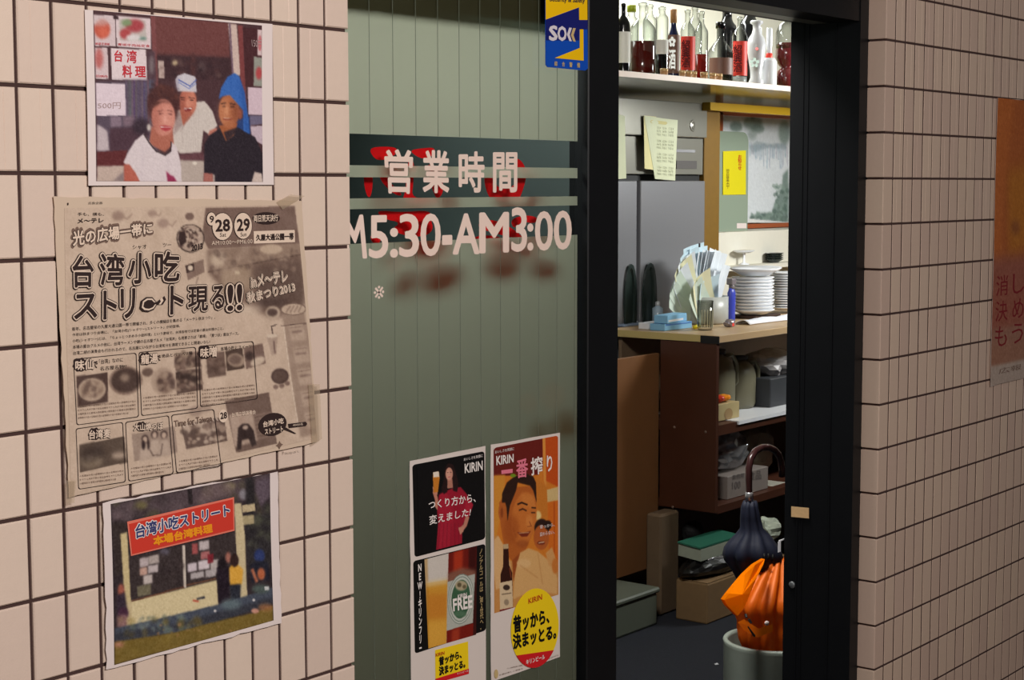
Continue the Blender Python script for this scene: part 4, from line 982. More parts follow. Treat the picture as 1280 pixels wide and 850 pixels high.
q = at(962, 668, YC-.04); crumple('paper_wad', (q[0]+.02, q[1]+.03, q[2]-.05), (.075, .05, .05), mat('pale_crumpled_paper', (168, 176, 158), .6), 'pale crumpled paper behind the navy umbrella', 'paper', .4, 3, seed=33)
tube('wire', [at(885, 700, Yu-.03)+np.array([0, 0, 0]), at(893, 697, Yu-.03), at(905, 697, Yu-.035), at(916, 702, Yu-.04), at(921, 707, Yu-.04)], .0035, mat('chrome_wire', (190, 190, 194), .2, metal=.7)); tag(bpy.data.objects['wire'], 'thin bent metal bar on the black bag', 'bar')

# ------------------------------------------------------------------ umbrella stand and umbrellas
SX, SY = 2.495, .405; RS = .125; zr = .497
stn = thing_at('umbrella_stand', (SX, SY, 0), 'pale grey-green cylindrical umbrella stand by the door jamb', 'stand')
lathe('drum', [(0, .002), (RS*.98, .002), (RS, .01), (RS, zr-.012), (RS+.002, zr-.004), (RS, zr), (RS-.009, zr), (RS-.011, zr-.008), (RS-.011, .02), (0, .02)], mat('pale_stone_drum', (150, 160, 150), .5, noise=.16, nscale=25), stn, seg=48)
V = []; F = []
for k in range(7):
    a = math.radians(-128+k*5.5)
    for j in range(4): V.append((SX+(RS+.0006)*math.cos(a), SY+(RS+.0006)*math.sin(a), zr-.012-.012*j-(.004*math.sin(k*2.1+j) if j in (0, 3) else 0)))
for k in range(6):
    for j in range(3): F.append((k*4+j, k*4+j+1, k*4+j+5, k*4+j+4))
raw('worn_patch', V, F, mat('worn_patch', (128, 104, 88), .7, noise=.25, nscale=80), stn)['label'] = 'brown worn patch'

def canopy(name, rows, Yc_, m, parent, pleats=8, amp=.16, seed=0, rr=None, ysq=.8, flare=0):
    """rows of (row, left edge, right edge) in the photo turned into rings with folds"""
    V = []; F = []; n = 64; rs = random.Random(seed)
    for y, l, r_ in rows:
        cpt = at((l+r_)/2, y, Yc_); s = mpp(cpt); R = (r_-l)/2*s
        for k in range(n):
            a = 2*math.pi*k/n; ax = Vector((math.cos(YAW+math.pi), math.sin(YAW+math.pi), 0)); sd = Vector((-ax.y, ax.x, 0))
            fold = 1-amp*(.5+.5*math.cos(a*pleats+y*.02))**1.5
            q = Vector(cpt)+ax*(R*ysq*math.cos(a)*fold)+sd*(R*math.sin(a)*(fold if abs(math.sin(a)) < .9 else 1)); V.append(tuple(q))
    for i in range(len(rows)-1):
        for k in range(n): F.append((i*n+k, (i+1)*n+k, (i+1)*n+(k+1) % n, i*n+(k+1) % n))
    F.append(tuple(range(n))); F.append(tuple((len(rows)-1)*n+k for k in range(n))[::-1])
    o = raw(name, V, F, m, parent, smooth=True); return o
# orange umbrella
YO = .425; tip = at(962, 806, YO)
ou = thing_at('umbrella', (tip[0], YO, .05), 'bright orange umbrella loosely furled in the stand', 'umbrella')
M['orange'] = mix_mat('orange_nylon', [(0.66, 'ShaderNodeBsdfDiffuse', {'Color': L4((255, 116, 16))}), (0.26, 'ShaderNodeBsdfTranslucent', {'Color': L4((255, 140, 10))}), (0.08, 'ShaderNodeBsdfGlossy', {'Color': L4((255, 190, 150)), 'Roughness': .5})])
canopy('canopy', [(697, 958, 982), (702, 953, 984), (712, 944, 987), (722, 935, 990), (735, 926, 992), (745, 919, 994), (755, 914, 994), (765, 917, 994), (775, 921, 993), (785, 921, 992), (798, 923, 990), (812, 929, 986), (830, 940, 982), (900, 955, 978)], YO, M['orange'], ou, 9, .26, 2)
# the loose corner of cloth that sticks out to the left
def pt(x, y, dy=0.0): return tuple(at(x, y, YO+dy))
fl = [(956, 699, -.02), (944, 706, -.03), (931, 718, -.035), (920, 731, -.035), (911, 742, -.03), (905, 750, -.02), (909, 757, -.025), (916, 764, -.035), (922, 770, -.045), (930, 760, -.06), (938, 742, -.06), (946, 722, -.05), (954, 706, -.035)]
P3 = [pt(*f_) for f_ in fl]; n = len(P3); cen = pt(928, 743, -.062)
raw('loose_corner', P3+[cen]+[(p[0]+.004, p[1]+.012, p[2]) for p in P3], [(i, (i+1) % n, n) for i in range(n)]+[((i+1) % n, i, n+1+i, n+1+(i+1) % n) for i in range(n)]+[tuple(n+1+i for i in range(n))[::-1]], mix_mat('orange_nylon_light', [(0.6, 'ShaderNodeBsdfDiffuse', {'Color': L4((255, 140, 8))}), (0.4, 'ShaderNodeBsdfTranslucent', {'Color': L4((255, 160, 10))})]), ou)
raw('strap', [pt(922, 778, -.075), pt(930, 774, -.078), pt(948, 786, -.078), pt(966, 780, -.078), pt(966, 789, -.078), pt(947, 797, -.078), pt(930, 788, -.078)], [(0, 1, 2, 6), (2, 5, 6), (2, 3, 4, 5)], M['orange'], ou)
q = at(958.5, 779, YO-.082); lathe('snap_button', [(0, .002), (.004, .002), (.006, 0)], mat('white_snap', (225, 210, 205), .3), ou, Vector(q)-ou.location, 14, rot=(math.pi/2, 0, math.radians(-50)))
for x, y in ((955, 692), (960.5, 692), (966, 693), (972, 694)):
    a, b = at(x, y, YO-.01), at(x+.5, y+9, YO-.01); tb = tube_mesh([Vector(a)-ou.location, Vector((a+b)/2)-ou.location, Vector(b)-ou.location], [.0022, .0035, .003], 6); link('rib_tip', tb, M['black2'], ou, smooth=True)
for (x0, y0, x1, y1) in ((932, 768, 933, 772), (936, 774, 939, 779), (934, 783, 943, 795)):
    a, b = at(x0, y0, YO-.075), at(x1, y1, YO-.08); link('rib', tube_mesh([Vector(a)-ou.location, Vector(b)-ou.location], .003, 6), M['black2'], ou)
# navy umbrella
YN = .475
nu = thing_at('umbrella', (at(955, 806, YN)[0], YN, .05), 'navy umbrella with brown crook handle standing behind the orange one', 'umbrella')
canopy('canopy', [(626, 929, 946), (634, 926, 948), (648, 925, 951), (660, 925, 954), (668, 919, 962), (676, 911, 968), (684, 905, 974), (692, 903, 978), (700, 905, 980), (712, 914, 978), (730, 924, 976), (760, 936, 974), (800, 944, 970), (880, 952, 968)], YN, mat('navy_cloth', (16, 23, 46), .7, noise=.15), nu, 8, .2, 5)
hp_ = [(936.5, 632), (936.5, 618), (936, 600), (936, 585), (938.5, 573), (944, 564), (952, 559.5), (960, 559), (967.5, 562), (973, 568), (976, 576), (977.5, 586), (977.5, 596)]
link('crook_handle', tube_mesh([Vector(at(x, y, YN))-nu.location for x, y in hp_], [.006, .0075]+[.0088]*11, 12), mat('dark_red_brown_handle', (60, 34, 34), .22), nu, smooth=True)
q = at(936.5, 620, YN); s = mpp(q); lathe('collar', [(.007, -.012), (.0105, -.012), (.0105, .006), (.009, .010), (.008, .010)], mat('chrome_collar', (200, 200, 204), .2, metal=.7), nu, Vector(q)-nu.location, 16)
link('ferrule', tube_mesh([Vector(at(962, 860, YN))-nu.location, Vector((at(962, 860, YN)[0], YN, .055))-nu.location], .004, 8), M['black2'], nu)
YT = yj+.004; tq = at(974.5, 680, YT)
tg = thing_at('hang_tag', (tq[0], YT, tq[2]), 'small white hang tag hooked on the back edge of the door jamb', 'tag')
za_, zb2 = at(974.5, 677, YT)[2], at(974.5, 690, YT)[2]
box('tag', (tq[0]-.006, YT, zb2), (tq[0]+.006, YT+.001, za_), M['white'], tg); box('hook', (tq[0]-.001, YT, za_), (XJ+.02, YT+.002, za_+.003), M['white'], tg)
# small scrap on the carpet
q = atZ(896, 831, 0); o = raw('scrap', [(q[0]-.008, q[1], .0015), (q[0]+.004, q[1]-.006, .002), (q[0]+.010, q[1]+.004, .004), (q[0]-.002, q[1]+.009, .002), (q[0], q[1], .007)], [(0, 1, 4), (1, 2, 4), (2, 3, 4), (3, 0, 4), (0, 3, 2, 1)], M['white']); tag(o, 'tiny pale scrap lying on the navy carpet', 'scrap')

# ------------------------------------------------------------------ printed sheets on the left wall
def sheet_thing(name, x, y, Y, lab, cat): return thing_at(name, at(x, y, Y), lab, cat)
def wave(a, kx, kz, ph): return lambda x, z: a*np.sin(x*kx+ph)*np.cos(z*kz+ph*.7)+a*.5*np.sin(z*kz*1.7+x*9)
PWm = M['paper']
def inkm(n, c, r=.6): return mat(n, c, r, spec=.2)
M['ink_red'] = inkm('faded_red_ink', (196, 56, 66)); M['ink_brown'] = inkm('brownish_black_ink', (52, 38, 36)); M['ink_cream'] = inkm('cream_ink', (226, 202, 182)); M['ink_white'] = inkm('white_ink', (236, 226, 220))
M['ink_black'] = inkm('black_ink', (14, 12, 12)); M['ink_mid'] = inkm('mid_brown_ink', (120, 96, 84)); M['ink_orange'] = inkm('orange_ink', (236, 150, 30)); M['ink_navy'] = inkm('navy_ink', (56, 62, 110)); M['ink_pale'] = inkm('faint_ink', (176, 152, 150))
M['ink_green'] = inkm('dark_green_ink', (46, 84, 62)); M['ink_pink'] = inkm('pink_ink', (226, 120, 140)); M['ink_gold'] = inkm('gold_ink', (196, 170, 120))

# --- photo of three people
ph = sheet_thing('photo_print', 225, 229, -.004, 'colour photo print of three smiling people taped above the newspaper', 'photo')
P = Flat(ph, -.0035, wave(.0012, 14, 11, 1.0))
P.org(0, 0, 1); sheet(P, [(106.5, 12), (340.5, 30), (342, 231), (110, 232)], PWm)
P.org(100, 70, 5.12)
c = Canvas(P, [(86, -293), (1163, -195), (1169, 806), (100, 801)], .0013, (78, 52, 56))
U = 333
def u(pts): return [(x, y-U) for x, y in pts]
c.fill(u([(480, 80), (945, 120), (958, 345), (490, 330)]), (112, 66, 64), 1).fill(u([(480, 320), (960, 340), (970, 480), (490, 480)]), (66, 44, 48), 3)
c.fill(u([(450, 75), (482, 80), (500, 520), (478, 540)]), (128, 76, 76), .8)
c.fill(u([(945, 125), (1000, 130), (1030, 450), (985, 470)]), (206, 182, 172), 1).fill(u([(950, 125), (962, 125), (985, 450), (975, 455)]), (120, 96, 110), .8)
c.fill(u([(1008, 135), (1040, 140), (1070, 700), (1040, 700)]), (128, 66, 66), .8).fill(u([(1040, 150), (1165, 160), (1165, 525), (1060, 525)]), (74, 40, 44), 1)
c.fill(u([(1135, 165), (1163, 165), (1165, 330), (1135, 325)]), (214, 190, 190), .6).ell(1150, 250-U, 12, 50, (190, 90, 96), 1, .8).fill(u([(1112, 335), (1165, 340), (1168, 525), (1112, 520)]), (150, 150, 140), .8).ell(1145, 440-U, 20, 40, (184, 66, 70), 2, .9)
c.fill(u([(1075, 530), (1168, 532), (1170, 705), (1080, 700)]), (212, 188, 198), .7).fill(u([(1085, 705), (1170, 705), (1170, 760), (1090, 770)]), (112, 104, 128), 1)
c.fill([(1090, 440), (1170, 440), (1170, 560), (1100, 520)], (196, 176, 186), .8)
c.fill(u([(90, 70), (225, 75), (228, 270), (95, 268)]), (214, 194, 196), .6).ell(142, 160-U, 52, 62, (196, 92, 74), 2).ell(130, 110-U, 60, 30, (206, 190, 190), 3, .6).ell(150, 180-U, 34, 30, (216, 108, 84), 3, .8)
c.fill(u([(230, 75), (450, 95), (455, 288), (235, 272)]), (222, 204, 206), .6).fill(u([(250, 95), (420, 105), (428, 240), (255, 232)]), (196, 186, 180), 1)
c.ell(350, 140-U, 60, 42, (170, 70, 76), 2.5).ell(290, 190-U, 36, 34, (176, 74, 76), 2).ell(300, 120-U, 34, 22, (130, 150, 110), 2).ell(400, 220-U, 28, 10, (110, 140, 130), 1.5).ell(340, 215-U, 46, 20, (222, 214, 214), 2)
c.fill(u([(212, 72), (245, 75), (248, 100), (214, 98)]), (60, 40, 44), 1)
c.fill(u([(95, 278), (175, 282), (180, 480), (98, 478)]), (214, 192, 194), .6).ell(120, 350-U, 26, 66, (190, 104, 100), 3)
c.fill(u([(196, 282), (422, 292), (430, 488), (202, 484)]), (226, 208, 210), .5)
c.fill(u([(430, 300), (480, 300), (490, 500), (432, 490)]), (84, 62, 70), 2).ell(458, 390-U, 14, 60, (150, 140, 140), 3, .7)
c.fill(u([(500, 360), (538, 362), (540, 475), (504, 472)]), (188, 166, 158), .8)
c.ell(607, 374-U, 20, 16, (196, 174, 140), 2).ell(725, 390-U, 16, 80, (86, 54, 54), 3).ell(780, 400-U, 24, 30, (100, 84, 84), 4, .7).speck(u([(500, 350), (900, 480)]), 30, [(90, 60, 60), (50, 34, 40), (110, 84, 80)], 14, 2, .5)
c.fill([(98, 165), (480, 150), (500, 610), (104, 610)], (92, 78, 92), 3)
for k in range(14):
    x = 290+k*13; c.fill([(x, 150), (x+5, 150), (x+7, 430), (x, 430)], (60+random.randint(0, 90), 66+random.randint(0, 70), 88+random.randint(0, 60)), 1.2, .7)
c.fill([(98, 174), (286, 178), (290, 380), (100, 383)], (224, 206, 214), .6)
c.fill([(190, 385), (260, 385), (262, 450), (192, 455)], (136, 116, 130), 1.5).fill([(270, 385), (345, 380), (350, 445), (275, 450)], (128, 106, 118), 2)
c.fill([(104, 440), (130, 450), (170, 480), (185, 605), (104, 608)], (196, 180, 184), 1.5)
c.fill([(185, 460), (440, 450), (430, 540), (310, 600), (185, 610)], (80, 56, 66), 2).ell(390, 450, 60, 56, (60, 46, 56), 4)
c.fill([(104, 614), (300, 600), (280, 700), (104, 706)], (98, 46, 48), .8).fill([(104, 706), (280, 700), (280, 803), (104, 803)], (196, 174, 162), 1.2).fill([(205, 800), (285, 730), (285, 803)], (140, 122, 122), 2)
# the cook in the middle
c.fill([(600, 350), (640, 340), (740, 290), (800, 285), (850, 350), (880, 440), (830, 500), (790, 470), (775, 612), (640, 620), (590, 560)], (208, 196, 188), 1)
c.fill([(600, 340), (650, 360), (665, 430), (600, 500)], (150, 126, 124), 2, .7)
for k in range(6): c.line([(690+k*14, 330), (680+k*15, 600)], 2.5, (186, 172, 168), .8, .5)
c.fill([(640, 340), (735, 330), (700, 400), (660, 445)], (176, 100, 80), 1)
c.line([(705, 375), (660, 450), (640, 480)], 6, (150, 130, 126), 1, .6).line([(655, 425), (655, 590)], 5, (170, 154, 150), 1, .5)
c.fill([(832, 470), (880, 452), (868, 500), (820, 500)], (190, 120, 104), 1)
c.ell(692, 290, 55, 92, (190, 112, 92), 1.2).ell(712, 285, 30, 60, (214, 142, 118), 4, .6).ell(650, 300, 22, 60, (150, 84, 70), 4, .6)
c.fill([(612, 150), (625, 125), (670, 108), (740, 130), (748, 228), (625, 222)], (206, 200, 206), .8).fill([(615, 140), (640, 130), (632, 220), (615, 210)], (168, 160, 176), 2, .7)
c.line([(632, 150), (705, 190), (745, 150)], 7, (76, 96, 168), .6).line([(632, 166), (700, 206), (745, 172)], 5, (110, 126, 186), .6)
c.line([(645, 262), (672, 266)], 5, (60, 34, 34), .8).line([(698, 262), (735, 266)], 5, (60, 34, 34), .8).line([(650, 276), (670, 280)], 4, (50, 28, 30), .8).line([(704, 278), (728, 280)], 4, (50, 28, 30), .8)
c.ell(690, 300, 10, 22, (220, 150, 128), 2, .8).fill([(660, 330), (720, 326), (705, 350), (675, 352)], (130, 50, 50), .8).line([(666, 334), (714, 331)], 5, (232, 214, 206), .6).ell(690, 365, 34, 18, (160, 88, 72), 3, .5)
c.fill([(640, 625), (790, 610), (800, 660), (640, 665)], (104, 66, 72), 2).fill([(640, 660), (800, 665), (790, 803), (640, 803)], (186, 170, 160), 1.5).ell(735, 680, 14, 10, (226, 214, 200), 1)
# man with the blue head scarf
c.fill([(1000, 400), (1085, 380), (1092, 500), (1010, 520)], (42, 66, 120), 1)
c.fill([(795, 560), (830, 500), (900, 455), (1010, 450), (1120, 510), (1168, 620), (1168, 803), (795, 803)], (44, 36, 44), 1)
c.fill([(890, 440), (1010, 420), (985, 500), (935, 538)], (166, 96, 62), 1)
c.fill([(920, 480), (940, 540), (1010, 470), (1005, 450)], (48, 38, 46), 1.2, .9)
c.ell(955, 345, 66, 108, (176, 106, 72), 1.2).ell(925, 350, 34, 76, (208, 142, 106), 5, .6).ell(1000, 340, 26, 80, (126, 68, 50), 5, .6).ell(1025, 365, 14, 34, (150, 84, 64), 1.5)
c.fill([(890, 270), (905, 200), (945, 130), (990, 105), (1020, 125), (1055, 230), (1078, 400), (1085, 490), (1045, 470), (1045, 340), (1010, 300), (960, 245), (915, 252)], (58, 104, 180), 1)
c.fill([(1020, 130), (1055, 230), (1085, 480), (1060, 470), (1040, 300)], (42, 80, 150), 3, .6).line([(930, 190), (1040, 330)], 8, (84, 130, 200), 3, .4)
c.line([(905, 300), (935, 296)], 6, (40, 24, 24), 1).line([(960, 298), (995, 304)], 6, (40, 24, 24), 1).line([(910, 318), (932, 316)], 5, (50, 28, 26), 1).line([(962, 318), (988, 320)], 5, (50, 28, 26), 1)
c.ell(940, 345, 11, 26, (216, 150, 112), 2.5, .8).line([(918, 396), (945, 402), (975, 394)], 7, (140, 64, 54), 1).line([(922, 393), (965, 392)], 3, (230, 206, 190), .8, .8)
c.fill([(793, 740), (850, 745), (855, 803), (790, 803)], (170, 106, 96), 1).fill([(850, 750), (862, 750), (862, 803), (852, 803)], (200, 180, 170), 1).fill([(1095, 800), (1115, 730), (1160, 740), (1168, 803)], (206, 186, 176), 1)
# woman in the white shirt
c.ell(535, 285, 105, 105, (84, 50, 48), 2).ell(480, 330, 50, 90, (78, 46, 46), 3).ell(600, 330, 28, 80, (74, 42, 42), 3).speck([(440, 180), (630, 280)], 30, [(104, 62, 54), (64, 38, 40)], 12, 1.5, .5)
c.fill([(455, 450), (590, 440), (600, 560), (540, 610), (440, 560)], (176, 106, 88), 1.2)
c.fill([(275, 680), (300, 620), (350, 540), (405, 495), (440, 540), (480, 600), (545, 630), (585, 600), (585, 545), (620, 580), (645, 680), (650, 803), (380, 803), (330, 730)], (220, 206, 208), 1)
c.line([(408, 500), (440, 550), (485, 605), (545, 630), (580, 605), (583, 545)], 8, (50, 36, 40), .8)
c.fill([(278, 690), (310, 690), (350, 740), (382, 803), (280, 803)], (184, 100, 84), 1).line([(400, 560), (395, 780)], 8, (196, 182, 188), 3, .6).line([(560, 640), (570, 800)], 8, (200, 186, 192), 3, .5)
c.fill([(550, 730), (575, 755), (600, 765), (622, 803), (560, 803)], (150, 50, 84), 1.2).ell(440, 455, 14, 22, (206, 196, 190), 1.5)
c.ell(533, 390, 76, 118, (204, 134, 118), 1.2).ell(560, 400, 40, 90, (222, 156, 140), 5, .6).ell(478, 400, 22, 90, (170, 98, 84), 5, .6)
c.fill([(455, 330), (480, 290), (540, 280), (600, 300), (610, 340), (590, 300), (530, 290), (480, 320)], (84, 50, 46), 2)
c.line([(495, 352), (530, 346)], 5, (110, 66, 60), 1).line([(560, 346), (595, 352)], 5, (110, 66, 60), 1).line([(503, 368), (530, 366)], 5, (84, 44, 42), 1).line([(562, 368), (590, 370)], 5, (84, 44, 42), 1)
c.ell(545, 400, 12, 26, (230, 166, 150), 2.5, .8).fill([(508, 446), (548, 440), (590, 450), (575, 470), (548, 478), (520, 468)], (176, 66, 72), 1).line([(516, 452), (582, 454)], 5, (232, 206, 200), .8)
c.noise(4, .8); c.build('photograph', M['print'])
P.texts('red_brush_lettering', [('台', [(218, -37), (270, -33), (270, 36), (218, 34)], .025), ('湾', [(298, -37), (360, -35), (360, 46), (298, 42)], .02), ('料', [(270, 58), (330, 62), (330, 138), (270, 134)], .025), ('理', [(352, 66), (418, 68), (418, 134), (352, 132)], .025)], M['ink_red'], 2)
P.texts('small_red_lettering', [('麻婆豆腐飯', [(96, -87), (190, -84), (190, -68), (96, -70)], 0), ('青椒牛肉絲定食', [(240, -83), (446, -72), (446, -54), (240, -66)], 0), ('回鍋肉', [(100, 120), (172, 124), (172, 138), (100, 136)], 0)], M['ink_red'], 2)
P.texts('faint_lettering', [('500円', [(108, 300), (256, 296), (256, 338), (108, 338)], 0), ('150円', [(1095, -110), (1162, -100), (1162, -50), (1100, -56)], 0)], M['ink_pale'], 2)

# --- newspaper flyer
nw = sheet_thing('newspaper', 240, 610, -.004, 'yellowed newspaper advertisement sheet in the middle of the three wall papers', 'newspaper')
W = Flat(nw, -.0042, wave(.0016, 13, 9, 2.2))
M['news'] = mat('yellowed_newsprint', (206, 182, 160), .75, noise=.05, nscale=14)
W.org(0, 0, 1); sheet(W, [(67.5, 246), (378, 251), (396, 552), (86, 622)], M['news'], edge=.0005)
IB = M['ink_brown']; IC = M['ink_cream']
W.org(60, 235, 6.39)
c = Canvas(W, [(130, 160), (1988, 135), (2145, 1995), (175, 2465)], .0015, (202, 178, 158))
c.fill([(1250, 160), (1975, 145), (1990, 470), (1260, 500), (1210, 400)], (122, 98, 88), 1)
c.fill([(1250, 500), (1990, 470), (2000, 800), (1960, 1100), (1700, 1080), (1420, 900), (1250, 700)], (128, 104, 92), 4)
c.fill([(1700, 480), (1990, 470), (1990, 560), (1650, 640), (1300, 660), (1300, 520)], (150, 126, 110), 2).line([(1250, 690), (1600, 630), (1990, 560)], 10, (80, 60, 54), 1, .9)
c.ell(1330, 590, 70, 60, (200, 178, 156), 4, .9).ell(1760, 510, 90, 42, (196, 172, 150), 1.5).fill([(1350, 660), (1600, 640), (1590, 850), (1350, 880)], (166, 142, 122), 5).ell(1480, 700, 20, 14, (210, 190, 164), 1.5)
c.fill([(1600, 640), (1990, 600), (2000, 1000), (1640, 1000)], (96, 76, 68), 8, .8).ell(1750, 960, 130, 40, (84, 66, 60), 5).speck([(1280, 520), (1990, 700)], 50, [(170, 146, 128), (100, 80, 72), (140, 116, 102)], 22, 1.5, .5)
c.ell(550, 225, 48, 40, (160, 134, 120), 2).line([(590, 230), (620, 250), (660, 210)], 10, (160, 134, 120), 1).ell(820, 205, 36, 26, (160, 134, 120), 2).line([(845, 210), (870, 225), (890, 200)], 8, (160, 134, 120), 1).ell(905, 285, 46, 38, (160, 134, 120), 2).line([(950, 290), (975, 310), (1010, 265)], 9, (160, 134, 120), 1)
# clock-like circle
c.ell(1118, 410, 112, 118, (60, 46, 42), .8).ell(1118, 408, 104, 110, (178, 154, 138), .8).ell(1118, 230, 36, 32, (120, 96, 86), 1).speck([(1030, 320), (1205, 480)], 60, [(110, 88, 80), (206, 184, 166), (70, 52, 48)], 13, .8, .8).fill([(1030, 350), (1075, 345), (1085, 440), (1040, 480), (1020, 420)], (56, 40, 38), 1)
# flag
c.fill([(1070, 635), (1215, 585), (1222, 690), (1088, 758)], (140, 116, 104), .7).fill([(1070, 635), (1138, 612), (1142, 675), (1080, 698)], (72, 54, 50), .7).ell(1110, 655, 20, 22, (216, 196, 176), .7).line([(1170, 730), (1150, 790)], 7, (120, 98, 88), 1)
# right strip
c.fill([(1810, 1060), (1975, 1050), (2130, 2080), (1880, 2130)], (162, 138, 122), 2)
for k in range(5): yy = 1160+k*190; c.fill([(1850+k*18, yy), (1960+k*20, yy-8), (1985+k*20, yy+130), (1868+k*18, yy+140)], (184, 160, 142), 2).line([(1862+k*18, yy+20), (1960+k*20, yy+12)], 5, (124, 100, 90), 1).line([(1875+k*18, yy+60), (1950+k*20, yy+54)], 12, (120, 96, 88), 1.5)
c.line([(1815, 1170), (1840, 1600), (1870, 2000)], 5, (226, 206, 186), .5).line([(2000, 1160), (2045, 1600), (2098, 2045)], 5, (226, 206, 186), .5).line([(1795, 1160), (1990, 1150)], 6, (90, 70, 64), .6)
c.ell(1740, 1045, 56, 52, (196, 174, 154), 1.5).ell(1735, 1045, 42, 34, (92, 72, 66), 1.5).ell(1900, 1025, 100, 52, (128, 106, 94), .6).ell(1900, 1025, 92, 44, (196, 172, 152), .6)
for k in range(4): c.line([(1840+k*32, 1050), (1880+k*28, 995)], 10, (136, 112, 100), 1, .8)
c.ell(1560, 1010, 100, 34, (216, 196, 176), 5, .6)
c.line([(1728, 1230), (1722, 1165), (1762, 1150)], 8, (60, 44, 42), .6).fill([(1680, 1250), (1766, 1240), (1745, 1400), (1710, 1410)], (176, 152, 136), 1).ell(1722, 1245, 42, 16, (214, 194, 174), 1).line([(1732, 1290), (1736, 1390)], 12, (120, 96, 88), 1)
c.ell(1762, 1590, 66, 66, (74, 56, 52), 1).ell(1762, 1590, 56, 56, (98, 78, 70), 2)
for dx, dy in ((-40, 95), (5, 88), (48, 70)): c.ell(1765+dx, 1585+dy, 20, 20, (130, 106, 96), 1)
def Pn(x, y): return (x, y)
# shop boxes: photographs inside
N5 = lambda pts: [(x, y+1693) for x, y in pts]
N6 = lambda pts: [(x+1022, y+1565) for x, y in pts]
N3 = lambda pts: [(x, y+767) for x, y in pts]
c.fill(N3([(222, 740), (460, 718), (462, 960), (230, 990)])+[], (84, 64, 58), .8); c.ell(340, 1620, 105, 92, (190, 166, 146), 1).ell(340, 1615, 88, 74, (150, 126, 110), 2).speck([(270, 1560), (410, 1670)], 24, [(180, 156, 136), (110, 88, 78)], 20, 1.5, .7)
c.ell(598, 1560, 130, 118, (150, 126, 112), 1).ell(598, 1558, 112, 100, (78, 60, 54), 1.5).ell(590, 1535, 36, 32, (150, 128, 112), 2.5)
c.ell(765, 1500, 44, 36, (110, 88, 78), 1.2).ell(880, 1580, 90, 112, (176, 152, 134), 2).ell(900, 1590, 66, 84, (126, 102, 90), 2.5).speck([(850, 1510), (960, 1670)], 26, [(90, 70, 64), (170, 146, 128)], 18, 1.5, .7)
c.fill(N3([(972, 600), (1168, 578), (1172, 705), (976, 732)]), (120, 96, 86), .8).speck([(985, 1360), (1160, 1480)], 40, [(76, 58, 52), (176, 152, 132), (130, 106, 94)], 22, 1.5, .7)
c.fill(N3([(978, 745), (1174, 718), (1180, 900), (984, 925)]), (96, 76, 68), .8).speck([(990, 1510), (1165, 1660)], 46, [(60, 46, 42), (170, 146, 128), (120, 96, 86)], 22, 1.5, .7)
c.fill(N6([(190, -190), (330, -210), (335, -10), (200, 10)]), (112, 90, 80), .8).speck(N6([(200, -190), (325, -20)]), 30, [(90, 70, 62), (140, 116, 104)], 20, 2, .6)
c.fill(N6([(338, -212), (470, -232), (478, -60), (345, -40)]), (84, 66, 58), .8).ell(1022+415, 1565-130, 66, 56, (170, 146, 128), 1.2, 1, .5).ell(1022+410, 1565-135, 50, 42, (120, 98, 88), 2)
c.fill(N6([(478, -232), (625, -262), (640, -90), (490, -50)]), (124, 100, 90), .8).ell(1022+520, 1565-160, 34, 40, (70, 54, 50), 2).ell(1022+580, 1565-110, 60, 34, (202, 180, 160), 1.5, 1, -.5)
c.fill(N5([(240, 362), (580, 318), (600, 530), (245, 585)]), (92, 76, 66), .8).ell(330, 1693+500, 84, 56, (140, 122, 104), 3).ell(320, 1693+470, 24, 24, (170, 150, 134), 1).ell(540, 1693+470, 60, 24, (186, 164, 146), 3).fill(N5([(250, 400), (400, 360), (440, 470), (260, 520)]), (60, 48, 44), 5, .7)
c.fill(N5([(635, 305), (960, 262), (975, 480), (652, 528)]), (160, 138, 124), .8)
for x, y in ((735, 350), (808, 318), (878, 325)):
    c.ell(x, 1693+y, 26, 34, (66, 50, 48), 1.2).ell(x, 1693+y+6, 17, 26, (196, 170, 152), 1).fill([(x-46, 1693+530-(x-735)*.15), (x-30, 1693+y+48), (x+30, 1693+y+46), (x+50, 1693+515-(x-735)*.15)], (188, 166, 150), 1.5)
c.ell(722, 1693+400, 14, 40, (56, 42, 42), 1.2).ell(760, 1693+400, 10, 40, (56, 42, 42), 1.2).line([(770, 1693+440), (790, 1693+490), (850, 1693+490), (865, 1693+400)], 7, (84, 66, 60), 1)
c.fill(N5([(1008, 255), (1330, 212), (1345, 415), (1040, 460)]), (104, 84, 76), .8).speck(N5([(1020, 260), (1330, 330)]), 50, [(150, 126, 112), (84, 66, 60), (196, 174, 156)], 24, 1.5, .7).speck(N5([(1060, 370), (1330, 420)]), 22, [(196, 174, 156), (170, 146, 130)], 15, 1, .8)
for k in range(12): c.line(N5([(1010+k*28, 240-k*4), (1030+k*28, 275-k*4)]), 7, (214, 194, 176), .6)
c.ell(1120, 1693+150, 50, 46, (150, 126, 114), 2, .6).ell(1190, 1693+130, 50, 40, (160, 136, 122), 2, .6)
c.fill(N6([(318, 205), (650, 155), (685, 600), (382, 648)]), (116, 94, 84), .8).fill(N6([(345, 325), (520, 305), (545, 560), (372, 600)]), (180, 156, 140), 1.5)
c.fill(N6([(405, 440), (440, 405), (485, 410), (520, 470), (535, 590), (500, 610), (480, 540), (430, 545), (420, 620), (388, 625), (400, 500)]), (62, 48, 46), 1).ell(1022+440, 1565+375, 24, 30, (176, 150, 134), 1).ell(1022+460, 1565+440, 20, 18, (190, 166, 150), 1.2)
for k in range(7): c.line(N6([(530, 345+k*33), (655, 328+k*33)]), 14, (150, 126, 114), 1.2, .8)
c.noise(3, .9); c.noise(2.5, 6); c.build('printed_page', M['print'])
W.texts('headline_shadow', [('光の広場一帯に', [(185, 330), (822, 262), (822, 372), (190, 470)], .11)], M['ink_mid'], 2)
